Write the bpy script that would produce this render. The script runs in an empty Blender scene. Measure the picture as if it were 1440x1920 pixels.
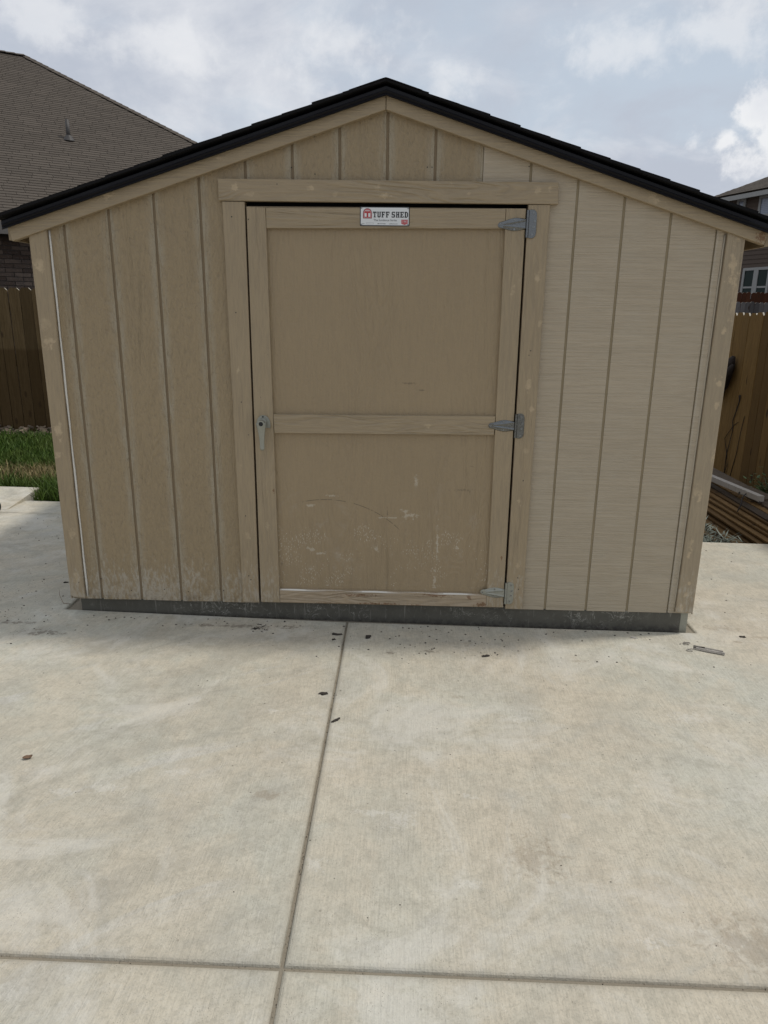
import bpy, bmesh, math, random
import numpy as np
from mathutils import Vector, Matrix
random.seed(7); rng = np.random.default_rng(7)
S = bpy.context.scene; C = S.collection

# ------------------------------------------------------------------ camera, world, sun, exposure
cam = bpy.data.cameras.new('camera'); camo = bpy.data.objects.new('camera', cam); C.objects.link(camo)
Rv = Vector((0.99949604, 0.02958949, 0.01149444)); Uv = Vector((-0.01912114, 0.27216239, 0.96206134)); Fv = Vector((-0.02533855, 0.96179629, -0.27259102))
m = Matrix((Rv, Uv, -Fv)).transposed().to_4x4(); m.translation = (0.09014, 0, 1.515)
camo.matrix_world = m
cam.sensor_fit = 'HORIZONTAL'; cam.sensor_width = 24.0; cam.lens = 1330.976 / 1440 * 24.0
cam.clip_start = .05; cam.clip_end = 3000
S.camera = camo
S.view_settings.view_transform = 'Standard'; S.view_settings.look = 'None'
S.view_settings.gamma = 1; S.view_settings.use_curve_mapping = False
S.view_settings.exposure = 0.0

SUN = Vector((.52, .125, 1)).normalized()           # direction towards the sun
elev = math.asin(SUN.z)
sl = bpy.data.lights.new('sun', 'SUN'); sl.energy = 2.0; sl.angle = math.radians(5.0); sl.color = (1, .95, .87)
so = bpy.data.objects.new('sun', sl); C.objects.link(so); so.rotation_euler = SUN.to_track_quat('Z', 'Y').to_euler()
so.location = (4, 2, 12)

# ------------------------------------------------------------------ node helper
class NT:
    def __init__(s, tree): s.t = tree; s.n = tree.nodes; s.l = tree.links
    def new(s, typ, **kw):
        n = s.n.new(typ)
        for k, v in kw.items(): setattr(n, k, v)
        return n
    def put(s, sock, v):
        if v is None: return
        if isinstance(v, bpy.types.NodeSocket): s.l.new(v, sock)
        else:
            if isinstance(v, (tuple, list)) and len(v) == 3 and sock.type == 'RGBA': v = (*v, 1)
            sock.default_value = v
    def math(s, op, a, b=None, c=None, clamp=False):
        n = s.new('ShaderNodeMath', operation=op); n.use_clamp = clamp
        for i, v in enumerate((a, b, c)): s.put(n.inputs[i], v)
        return n.outputs[0]
    def vec(s, op, a, b=None):
        n = s.new('ShaderNodeVectorMath', operation=op); s.put(n.inputs[0], a)
        if b is not None: s.put(n.inputs[1], b)
        return n.outputs['Value'] if op in ('LENGTH', 'DOT_PRODUCT') else n.outputs[0]
    def mix(s, f, a, b, blend='MIX'):
        n = s.new('ShaderNodeMix', data_type='RGBA', blend_type=blend); s.put(n.inputs[0], f); s.put(n.inputs[6], a); s.put(n.inputs[7], b)
        return n.outputs[2]
    def rng(s, v, a, b, c=0., d=1., smooth=True):
        n = s.new('ShaderNodeMapRange', interpolation_type='SMOOTHSTEP' if smooth else 'LINEAR')
        s.put(n.inputs[0], v)
        for i, x in enumerate((a, b, c, d)): s.put(n.inputs[i + 1], x)
        return n.outputs[0]
    def noise(s, co, scale=1., detail=3., rough=.5, dist=0., stretch=None, off=None):
        if stretch: co = s.vec('MULTIPLY', co, stretch)
        if off: co = s.vec('ADD', co, off)
        n = s.new('ShaderNodeTexNoise'); s.put(n.inputs['Vector'], co)
        for k, v in (('Scale', scale), ('Detail', detail), ('Roughness', rough), ('Distortion', dist)): s.put(n.inputs[k], v)
        return n.outputs['Fac']
    def vor(s, co, scale=1., feature='F1', rnd=1., stretch=None, out='Distance'):
        if stretch: co = s.vec('MULTIPLY', co, stretch)
        n = s.new('ShaderNodeTexVoronoi', feature=feature); s.put(n.inputs['Vector'], co)
        n.inputs['Scale'].default_value = scale; n.inputs['Randomness'].default_value = rnd
        return n.outputs[out]
    def xyz(s, v):
        n = s.new('ShaderNodeSeparateXYZ'); s.put(n.inputs[0], v); return n.outputs
    def comb(s, x, y, z):
        n = s.new('ShaderNodeCombineXYZ')
        for i, v in enumerate((x, y, z)): s.put(n.inputs[i], v)
        return n.outputs[0]
    def pos(s): return s.new('ShaderNodeNewGeometry').outputs['Position']
    def island(s): return s.new('ShaderNodeNewGeometry').outputs['Random Per Island']
    def orand(s): return s.new('ShaderNodeObjectInfo').outputs['Random']
    def blobs(s, P, L, wob, amp=.6, soft=.55):
        """wear patches with their own shapes: L of (centre, radii); wob a noise that breaks the outline"""
        acc = None
        w = s.math('MULTIPLY', s.math('SUBTRACT', wob, .5), amp * 2)
        for c, r in L:
            q = s.vec('MULTIPLY', s.vec('SUBTRACT', P, c), tuple(1 / max(x, 1e-4) for x in r))
            d = s.math('ADD', s.vec('LENGTH', q), w)
            v = s.rng(d, 1.0, 1.0 - soft, 0, 1)
            acc = v if acc is None else s.math('MAXIMUM', acc, v)
        return acc
    def bump(s, h, dist=.001, strength=1., nrm=None):
        n = s.new('ShaderNodeBump'); s.put(n.inputs['Height'], h)
        n.inputs['Distance'].default_value = dist; n.inputs['Strength'].default_value = strength
        if nrm is not None: s.l.new(nrm, n.inputs['Normal'])
        return n.outputs[0]

def mat(name, fn):
    M = bpy.data.materials.new(name); M.use_nodes = True
    k = NT(M.node_tree); b = M.node_tree.nodes['Principled BSDF']
    def setb(col=None, rough=None, nrm=None, metal=None, spec=None, **kw):
        if col is not None: k.put(b.inputs['Base Color'], col)
        if rough is not None: k.put(b.inputs['Roughness'], rough)
        if nrm is not None: k.put(b.inputs['Normal'], nrm)
        if metal is not None: k.put(b.inputs['Metallic'], metal)
        if spec is not None: k.put(b.inputs['Specular IOR Level'], spec)
    fn(k, setb); return M

# ------------------------------------------------------------------ world: hazy Nishita sky under broken cloud
W = bpy.data.worlds.new('World'); S.world = W; W.use_nodes = True
k = NT(W.node_tree); bg = W.node_tree.nodes['Background']
sky = k.new('ShaderNodeTexSky', sky_type='NISHITA'); sky.sun_disc = False; sky.sun_elevation = elev
sky.sun_rotation = math.atan2(SUN.x, SUN.y); sky.air_density = 1.2; sky.dust_density = 2.0; sky.ozone_density = 1.0
D = k.new('ShaderNodeTexCoord').outputs['Generated']
dx, dy, dz = k.xyz(D)
den = k.math('ADD', k.math('MAXIMUM', dz, 0.), .22)
cp = k.comb(k.math('DIVIDE', dx, den), k.math('DIVIDE', dy, den), 0.)
n1 = k.noise(cp, 1.3, 9., .60, .35, off=(3.1, 1.7, 0))
n2 = k.noise(cp, .9, 8., .60, .4, off=(9., 4., 2.))
n3 = k.noise(cp, 2.6, 9., .62, .5, off=(1., 7., 5.))
wob = k.noise(D, 13., 7., .58, .3)
wob2 = k.noise(D, 46., 6., .65, .2)
def dirpix(x, y):
    v = Fv + Rv * ((x - 720) / 1331) - Uv * ((y - 960) / 1331); return tuple(v.normalized())
wmix = k.math('ADD', k.math('MULTIPLY', wob, .72), k.math('MULTIPLY', wob2, .28))
puffs = k.blobs(D, [(dirpix(655, 85), (.085, .3, .055)), (dirpix(835, 170), (.045, .3, .032)), (dirpix(1330, 60), (.12, .3, .04)),
                    (dirpix(1180, 90), (.10, .3, .04)), (dirpix(70, 25), (.05, .3, .035)), (dirpix(330, 90), (.10, .3, .03))],
                wmix, 1.9, 1.0)
brightpuff = k.blobs(D, [(dirpix(1445, 262), (.070, .3, .040)), (dirpix(1412, 222), (.035, .3, .034)), (dirpix(1365, 262), (.024, .3, .02))], wmix, 2.0, .6)
skyc = k.vec('MULTIPLY', sky.outputs[0], (.07, .07, .07))
hazeblue = k.mix(k.rng(dz, 0., .5), (.60, .69, .80), (.50, .585, .70))
base = k.mix(.86, skyc, hazeblue)
grey = k.mix(k.rng(n2, .38, .64), (.47, .515, .61), (.74, .765, .82))
c1 = k.mix(k.rng(n1, .38, .60, .15, .92), base, grey)
c1 = k.mix(k.rng(n3, .48, .72, 0., .35), c1, (.78, .80, .85))
c2 = k.mix(k.math('MULTIPLY', puffs, .55), c1, (.82, .84, .88))
c3 = k.mix(k.math('MULTIPLY', brightpuff, .75), c2, k.mix(k.rng(wob, .35, .62), (.80, .82, .87), (.92, .93, .95)))
hz = k.mix(k.rng(dz, -.02, .16, .35, 0.), c3, (.74, .78, .84))
low = k.mix(k.rng(dz, -.08, -.01), (.2, .19, .17), hz)
lift = k.vec('MULTIPLY', low, (1.06, 1.045, 1.02))
W.node_tree.links.new(lift, bg.inputs['Color']); bg.inputs['Strength'].default_value = 1.0

# ------------------------------------------------------------------ geometry helpers
class MB:
    def __init__(s): s.v = []; s.f = []; s.m = []
    def add(s, vs, fs, mi=0):
        o = len(s.v); s.v += [tuple(v) for v in vs]; s.f += [tuple(i + o for i in f) for f in fs]; s.m += [mi] * len(fs)
    def box(s, x0, x1, y0, y1, z0, z1, mi=0, M=None):
        vs = [(x, y, z) for z in (z0, z1) for y in (y0, y1) for x in (x0, x1)]
        if M is not None: vs = [M @ Vector(v) for v in vs]
        s.add(vs, [(0, 2, 3, 1), (4, 5, 7, 6), (0, 1, 5, 4), (2, 6, 7, 3), (0, 4, 6, 2), (1, 3, 7, 5)], mi)
    def prism_y(s, poly, y0, y1, mi=0, ch=0.0):
        """poly: (x,z) counter-clockwise seen from -Y; y0 the near face; ch chamfers the near edge"""
        n = len(poly)
        rings = []
        if ch:
            rings = [(inset(poly, ch), y0), (poly, y0 + ch), (poly, y1)]
        else: rings = [(poly, y0), (poly, y1)]
        vs = [(x, y, z) for P, y in rings for x, z in P]
        fs = [tuple(range(n))]
        for r in range(len(rings) - 1):
            for i in range(n):
                j = (i + 1) % n; fs.append((r * n + i, (r + 1) * n + i, (r + 1) * n + j, r * n + j))
        fs.append(tuple(reversed([(len(rings) - 1) * n + i for i in range(n)])))
        s.add(vs, fs, mi)
    def prism_z(s, poly, prof, mi=0):
        """poly (x,y) ccw from above; prof list of (inset, z) from top down; closes the top"""
        n = len(poly); vs = []
        for ins, z in prof:
            P = inset(poly, ins) if abs(ins) > 1e-9 else poly
            vs += [(x, y, z + gz(x)) for x, y in P]
        fs = [tuple(range(n))]
        for r in range(len(prof) - 1):
            for i in range(n):
                j = (i + 1) % n; fs.append((r * n + i, (r + 1) * n + i, (r + 1) * n + j, r * n + j))
        s.add(vs, fs, mi)
    def tube(s, pts, rad, seg=8, mi=0, cap=True):
        pts = [Vector(p) for p in pts]; n = len(pts)
        if not isinstance(rad, (list, tuple)): rad = [rad] * n
        vs = []; up = Vector((0.13, 0.21, .97)); 
        for i, p in enumerate(pts):
            t = (pts[min(i + 1, n - 1)] - pts[max(i - 1, 0)]).normalized()
            a = t.cross(up)
            if a.length < .05: a = t.cross(Vector((1, 0, 0)))
            a.normalize(); b = t.cross(a)
            for q in range(seg):
                an = 2 * math.pi * q / seg; vs.append(p + (a * math.cos(an) + b * math.sin(an)) * rad[i])
        fs = [(i * seg + q, i * seg + (q + 1) % seg, (i + 1) * seg + (q + 1) % seg, (i + 1) * seg + q) for i in range(n - 1) for q in range(seg)]
        if cap: fs += [tuple(reversed(range(seg))), tuple((n - 1) * seg + q for q in range(seg))]
        s.add(vs, fs, mi)
    def mesh(s, name, mats, smooth=False):
        me = bpy.data.meshes.new(name); me.from_pydata(s.v, [], s.f)
        for M in (mats if isinstance(mats, (list, tuple)) else [mats]): me.materials.append(M)
        me.polygons.foreach_set('material_index', s.m)
        if smooth: me.polygons.foreach_set('use_smooth', [True] * len(s.f))
        bm = bmesh.new(); bm.from_mesh(me); bmesh.ops.recalc_face_normals(bm, faces=bm.faces); bm.to_mesh(me); bm.free()
        me.update(); return me
    def build(s, name, mats, parent=None, smooth=False, bevel=0, label=None):
        return obj(name, s.mesh(name, mats, smooth), parent, bevel, label)

def obj(name, me, parent=None, bevel=0, label=None):
    o = bpy.data.objects.new(name, me); C.objects.link(o)
    if parent is not None:
        o.parent = parent; o.matrix_parent_inverse = parent.matrix_basis.inverted() if parent.parent is None else (parent.parent.matrix_basis @ parent.matrix_parent_inverse @ parent.matrix_basis).inverted()
    if bevel:
        b = o.modifiers.new('bevel', 'BEVEL'); b.width = bevel; b.segments = 2; b.limit_method = 'ANGLE'; b.angle_limit = math.radians(50)
    if label: o['label'] = label
    return o
def tag(o, label=None, cat=None, group=None, kind=None):
    if label: o['label'] = label
    if cat: o['category'] = cat
    if group: o['group'] = group
    if kind: o['kind'] = kind
    return o
def thing(name, loc, label, cat, group=None):
    o = bpy.data.objects.new(name, None); C.objects.link(o); o.location = loc; o.empty_display_size = .2
    return tag(o, label, cat, group)
def inset(poly, d):
    n = len(poly); out = []
    A = sum(poly[i][0] * poly[(i + 1) % n][1] - poly[(i + 1) % n][0] * poly[i][1] for i in range(n)); sg = 1 if A > 0 else -1
    for i in range(n):
        p0 = Vector(poly[i - 1]); p1 = Vector(poly[i]); p2 = Vector(poly[(i + 1) % n])
        e1 = (p1 - p0).normalized(); e2 = (p2 - p1).normalized()
        n1_ = Vector((-e1.y, e1.x)) * sg; n2_ = Vector((-e2.y, e2.x)) * sg
        b = n1_ + n2_; b = b / max(.3, (1 + n1_.dot(n2_)))
        q = p1 + b * d; out.append((q.x, q.y))
    return out
def gz(x): return -.0105 * x     # the slab falls slightly to the right
def blob_poly(cx, cy, rx, ry, n=10, rot=0, jit=.35, r=random):
    out = []
    for i in range(n):
        a = 2 * math.pi * i / n; q = 1 + r.uniform(-jit, jit)
        x = rx * q * math.cos(a); y = ry * q * math.sin(a)
        out.append((cx + x * math.cos(rot) - y * math.sin(rot), cy + x * math.sin(rot) + y * math.cos(rot)))
    return out

# ------------------------------------------------------------------ materials
TAUPE = (.300, .228, .134); GREYB = (.408, .340, .248); TRIM = (.325, .252, .158)
PATCH = (.47, .365, .235)

def wear_low(k, P, z):            # pale scuffed band near the foot of the wall
    n = k.noise(P, 1., 6., .72, .3, stretch=(75., 1., 26.)); a = k.rng(z, .46, .10, 0., 1.)
    big = k.noise(P, 5., 3., .5, off=(3, 0, 0))
    m_ = k.rng(k.math('ADD', n, k.math('MULTIPLY', k.math('MULTIPLY', a, big), .40)), .60, .80)
    return k.math('MULTIPLY', m_, k.rng(z, .60, .22, 0., .42))

def siding_left(k, setb):
    P = k.pos(); x, y, z = k.xyz(P); r = k.orand()
    Q = k.vec('ADD', P, k.comb(0., 0., k.math('MULTIPLY', r, 17.)))
    # embossed cathedral grain
    v = k.noise(Q, 1., 2., .5, .5, stretch=(8.5, 1., 1.0))
    rip = k.math('SINE', k.math('MULTIPLY', v, 120.))
    area = k.rng(k.noise(Q, 1., 2., .5, 0., stretch=(5., 1., 1.8), off=(5, 5, 5)), .46, .62)
    fine = k.noise(Q, 1., 4., .6, .5, stretch=(95., 1., 24.))
    fine2 = k.noise(Q, 1., 3., .6, .8, stretch=(85., 1., 48.))
    h = k.math('ADD', k.math('MULTIPLY', k.math('MULTIPLY', rip, area), .16), k.math('MULTIPLY', k.math('ADD', fine, k.math('MULTIPLY', fine2, 1.1)), .9))
    # paler roughened border beside each groove
    g = k.math('ABSOLUTE', k.math('SUBTRACT', k.math('FRACT', k.math('ADD', k.math('DIVIDE', x, .2032), .5)), .5))
    edge = k.rng(g, .24, .04)
    en = k.noise(P, 1., 4., .65, 0., stretch=(60., 1., 8.))
    edge = k.math('MULTIPLY', edge, k.rng(en, .40, .58, .25, 1.))
    col = k.mix(k.noise(P, 2.2, 3., .5), tuple(c * .93 for c in TAUPE), tuple(c * 1.07 for c in TAUPE))
    col = k.mix(k.rng(fine, .36, .58, .24, 0.), col, (.19, .15, .10))
    col = k.mix(k.math('MULTIPLY', k.math('MULTIPLY', k.rng(rip, -.5, -1.), area), .13), col, (.18, .14, .09))
    col = k.mix(k.math('MULTIPLY', edge, .50), col, (.40, .36, .28))
    low = wear_low(k, P, z)
    col = k.mix(low, col, (.50, .47, .41))
    dirt = k.math('MULTIPLY', k.rng(z, .16, .09), k.rng(k.noise(P, 40., 5., .7), .45, .7))
    col = k.mix(k.math('MULTIPLY', dirt, .55), col, (.10, .075, .05))
    h = k.math('ADD', h, k.math('MULTIPLY', k.math('MULTIPLY', edge, k.noise(P, 150., 3., .6)), 1.1))
    col = k.mix(k.rng(fine2, .45, .30, 0., .36), col, (.17, .135, .085))
    setb(col, .55, k.bump(h, .0048, 1.), spec=.45)
def siding_right(k, setb):
    P = k.pos(); x, y, z = k.xyz(P)
    l1 = k.noise(P, 1., 3., .6, 0., stretch=(4., 1., 170.))
    l2 = k.noise(P, 1., 2., .5, 0., stretch=(9., 1., 330.), off=(4, 2, 7))
    band = k.noise(P, 1., 2., .5, 0., stretch=(.7, 1., 14.), off=(1, 2, 3))
    h = k.math('ADD', k.math('MULTIPLY', k.rng(l1, .38, .62), .8), k.math('MULTIPLY', l2, .5))
    l3 = k.noise(P, 1., 2., .5, 0., stretch=(2.5, 1., 210.), off=(9, 2, 1)); h = k.math('SUBTRACT', h, k.math('MULTIPLY', k.rng(l3, .60, .66), .2))
    base = k.mix(k.noise(P, 1.6, 3., .5), tuple(c * .95 for c in GREYB), tuple(c * 1.05 for c in GREYB))
    base = k.mix(k.rng(l3, .60, .66, 0., .10), base, (.20, .17, .12))
    warm = k.rng(z, 1.5, .1, 0., .25)
    base = k.mix(warm, base, (.335, .292, .215))
    col = k.mix(k.rng(l1, .50, .30, 0., .36), base, (.22, .185, .13))
    col = k.mix(k.rng(k.noise(P, 7., 4., .6), .45, .65, 0., .14), col, (.43, .39, .31))
    edge = k.math('ABSOLUTE', k.math('SUBTRACT', k.math('FRACT', k.math('ADD', k.math('DIVIDE', x, .2032), .5)), .5))
    col = k.mix(k.rng(edge, .05, .02, 0., .18), col, (.42, .40, .35))
    setb(col, .6, k.bump(h, .0022, .7), spec=.4)
def groove(c):
    def f(k, setb):
        P = k.pos(); n = k.noise(P, 1., 4., .6, 0., stretch=(200., 1., 12.))
        setb(k.mix(n, tuple(x * .55 for x in c), tuple(x * .95 for x in c)), .8, k.bump(n, .0008))
    return f
def trimf(vertical, patches=(), rust=(), col0=TRIM, scuff=.8, grainamp=.6):
    def f(k, setb):
        P = k.pos(); x, y, z = k.xyz(P); r = k.orand()
        Q = k.vec('ADD', P, k.comb(k.math('MULTIPLY', r, 9.), 0., k.math('MULTIPLY', r, 13.)))
        st = (14., 1., 1.6) if vertical else (1.6, 1., 14.)
        sf = (115., 1., 9.) if vertical else (9., 1., 115.)
        v = k.noise(Q, 1., 2., .5, .6, stretch=st)
        rip = k.math('SINE', k.math('MULTIPLY', v, 62.))
        area = k.rng(k.noise(Q, 1., 2., .5, 0., stretch=tuple(a * .7 for a in st), off=(5, 5, 5)), .40, .58)
        fine = k.noise(Q, 1., 5., .65, .2, stretch=sf)
        h = k.math('ADD', k.math('MULTIPLY', k.math('MULTIPLY', rip, area), .42 * grainamp), fine)
        col = k.mix(k.noise(P, 4., 3., .5), tuple(c * .93 for c in col0), tuple(c * 1.07 for c in col0))
        col = k.mix(k.rng(fine, .34, .60, .28, 0.), col, (.19, .155, .11))
        col = k.mix(k.math('MULTIPLY', k.math('MULTIPLY', k.rng(rip, -.4, -1.), area), .20 * grainamp), col, (.18, .145, .10))
        # smooth touch-up / filler patches
        w_ = k.noise(P, 42., 5., .65)
        if patches:
            pm = k.blobs(P, patches, w_, 2.6, .7)
            col = k.mix(k.math('MULTIPLY', pm, k.rng(k.noise(P, 12., 3., .6), .35, .65, .25, .85)), col, PATCH)
        if rust:
            rm = k.blobs(P, rust, k.noise(P, 70., 6., .75), 3.0, .6)
            col = k.mix(k.math('MULTIPLY', rm, .85), col, (.17, .085, .035))
        low = wear_low(k, P, z)
        col = k.mix(k.math('MULTIPLY', low, scuff), col, (.50, .47, .41))
        sp = k.vor(P, 17., rnd=1.)     # few nail holes / specks
        col = k.mix(k.math('MULTIPLY', k.rng(sp, .055, .03), k.rng(k.noise(P, 5., 1.), .5, .55)), col, (.07, .055, .04))
        setb(col, .55, k.bump(h, .0036, 1.), spec=.45)
    return f
def door_panel(k, setb):
    P = k.pos(); x, y, z = k.xyz(P)
    v = k.noise(P, 1., 2., .5, .5, stretch=(6.5, 1., 1.0), off=(2, 2, 2))
    rip = k.math('SINE', k.math('MULTIPLY', v, 125.))
    area = k.rng(k.noise(P, 1., 2., .5, 0., stretch=(4., 1., 1.2), off=(8, 5, 5)), .44, .60)
    fine = k.noise(P, 1., 4., .6, .2, stretch=(110., 1., 11.))
    fine2 = k.noise(P, 1., 3., .6, .6, stretch=(70., 1., 60.))
    h = k.math('ADD', k.math('MULTIPLY', k.math('MULTIPLY', rip, area), .16), k.math('MULTIPLY', k.math('ADD', fine, fine2), .6))
    c0 = (.302, .228, .136)
    col = k.mix(k.noise(P, 2.5, 3., .5), tuple(c * .94 for c in c0), tuple(c * 1.06 for c in c0))
    col = k.mix(k.rng(fine, .35, .6, .14, 0.), col, (.19, .15, .105))
    # pale chips where things knocked against the lower half
    d1 = k.vor(P, 1., stretch=(120., 1., 75.)); gate = k.noise(P, 9., 5., .65, off=(0, 0, 3))
    zone = k.math('MULTIPLY', k.rng(z, .72, .45), k.rng(z, .16, .20))
    chips = k.math('MULTIPLY', k.rng(d1, .24, .15), k.rng(k.math('MULTIPLY', k.math('MULTIPLY', gate, zone), k.rng(k.noise(P, 45., 3., .6), .40, .56, .6, 1.)), .50, .60))
    d2 = k.vor(P, 1., stretch=(260., 1., 52.)); g2 = k.noise(P, 6., 2., .5, off=(5, 0, 9))
    chips2 = k.math('MULTIPLY', k.rng(d2, .26, .17), k.rng(k.math('MULTIPLY', g2, zone), .50, .56))
    smear = k.math('MULTIPLY', k.math('MULTIPLY', k.rng(k.noise(P, 9., 6., .7, .4), .55, .72), k.rng(z, .85, .4)), .30)
    col = k.mix(smear, col, (.42, .375, .31))
    wv = k.noise(P, 60., 5., .7)
    marks = k.blobs(P, [((-.36, 3.3, .605), (.028, 1, .006)), ((-.26, 3.3, .655), (.035, 1, .004)), ((.155, 3.3, .735), (.008, 1, .03)), ((.265, 3.3, .42), (.005, 1, .09)),
                        ((.258, 3.3, .235), (.008, 1, .055)), ((.36, 3.3, .40), (.012, 1, .012)), ((-.36, 3.3, .385), (.02, 1, .012)), ((-.31, 3.3, .36), (.035, 1, .005)),
                        ((.10, 3.3, .585), (.02, 1, .012)), ((.13, 3.3, .56), (.03, 1, .014)), ((.02, 3.3, .55), (.06, 1, .003)), ((-.03, 3.3, .385), (.01, 1, .014))], wv, 3.2, .6)
    pale = k.math('MAXIMUM', k.math('MAXIMUM', chips, chips2), k.math('MULTIPLY', marks, .42))
    col = k.mix(k.math('MULTIPLY', pale, .85), col, (.62, .57, .48))
    # one long dark scratch: an arc
    q = k.vec('LENGTH', k.vec('MULTIPLY', k.vec('SUBTRACT', P, (-.275, 3.3, .13)), (1., 0., 1.)))
    arc = k.rng(k.math('ABSOLUTE', k.math('SUBTRACT', q, .505)), .0028, .0008)
    arc = k.math('MULTIPLY', arc, k.math('MULTIPLY', k.rng(x, -.40, -.38), k.rng(x, .09, .06)))
    arc = k.math('MULTIPLY', arc, k.math('MULTIPLY', k.rng(z, .40, .43), k.rng(k.noise(P, 55., 2., .5), .38, .5)))
    dark = k.blobs(P, [((.375, 3.3, .695), (.05, 1, .006)), ((.413, 3.3, .687), (.004, 1, .014)), ((.42, 3.3, .81), (.018, 1, .004)), ((.11, 3.3, 1.195), (.035, 1, .005)),
                       ((.17, 3.3, 1.165), (.02, 1, .004)), ((.02, 3.3, .575), (.003, 1, .02)), ((-.5, 3.3, .30), (.006, 1, .02))], k.noise(P, 120., 4., .7), 2., .6)
    col = k.mix(k.math('MAXIMUM', k.math('MULTIPLY', arc, .65), k.math('MULTIPLY', dark, .42)), col, (.075, .055, .035))
    col = k.mix(k.math('MULTIPLY', k.math('MULTIPLY', k.rng(rip, -.5, -1.), area), .10), col, (.18, .14, .09))
    setb(col, .55, k.bump(h, .0045, 1.), spec=.45)
def simple(col, rough=.6, metal=0., var=.15, scale=12., bump=.0006, spec=.5):
    def f(k, setb):
        P = k.pos(); n = k.noise(P, scale, 5., .6)
        c = k.mix(n, tuple(x * (1 - var) for x in col), tuple(min(1, x * (1 + var)) for x in col))
        setb(c, rough, k.bump(k.noise(P, scale * 12, 3., .6), bump) if bump else None, metal, spec)
    return f
def skid(k, setb):
    P = k.pos(); x, y, z = k.xyz(P)
    n = k.noise(P, 9., 6., .65); n2 = k.noise(P, 40., 5., .65)
    col = k.mix(n, (.040, .037, .028), (.120, .113, .092))
    col = k.mix(k.rng(n2, .55, .75, 0., .5), col, (.17, .165, .14))
    e = k.math('ABSOLUTE', k.math('SUBTRACT', k.noise(P, 17., 5., .62, .8), .5))
    net = k.math('MULTIPLY', k.rng(e, .020, .004), k.rng(k.noise(P, 3.2, 3., .6, off=(2, 0, 0)), .44, .60))
    net = k.math('MULTIPLY', net, k.rng(k.noise(P, 40., 4., .6), .36, .6))
    net = k.math('MAXIMUM', net, k.math('MULTIPLY', k.rng(k.noise(P, 75., 5., .75), .62, .72), k.math('MULTIPLY', k.rng(x, .6, -.9), k.rng(z, .02, .08, .3, 1.))))
    drip = k.math('MULTIPLY', k.rng(k.noise(P, 1., 3., .6, .3, stretch=(75., 1., 5.)), .63, .70), k.rng(z, -.02, .07, .3, 1.))
    col = k.mix(k.math('MULTIPLY', k.math('MAXIMUM', net, k.math('MULTIPLY', drip, .55)), .8), col, (.33, .32, .28))
    dirt = k.math('MULTIPLY', k.rng(z, .03, -.01), k.rng(n2, .35, .65)); col = k.mix(dirt, col, (.04, .035, .03))
    setb(col, .6, k.bump(n2, .001), .0)
def zinc(k, setb):
    P = k.pos(); n = k.noise(P, 90., 4., .6)
    setb(k.mix(n, (.125, .13, .13), (.21, .215, .215)), k.rng(n, .3, .7, .22, .34), None, 1.)
def zincdull(k, setb):
    P = k.pos(); n = k.noise(P, 90., 4., .6)
    setb(k.mix(n, (.25, .255, .22), (.36, .36, .31)), .45, None, .5)
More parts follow.
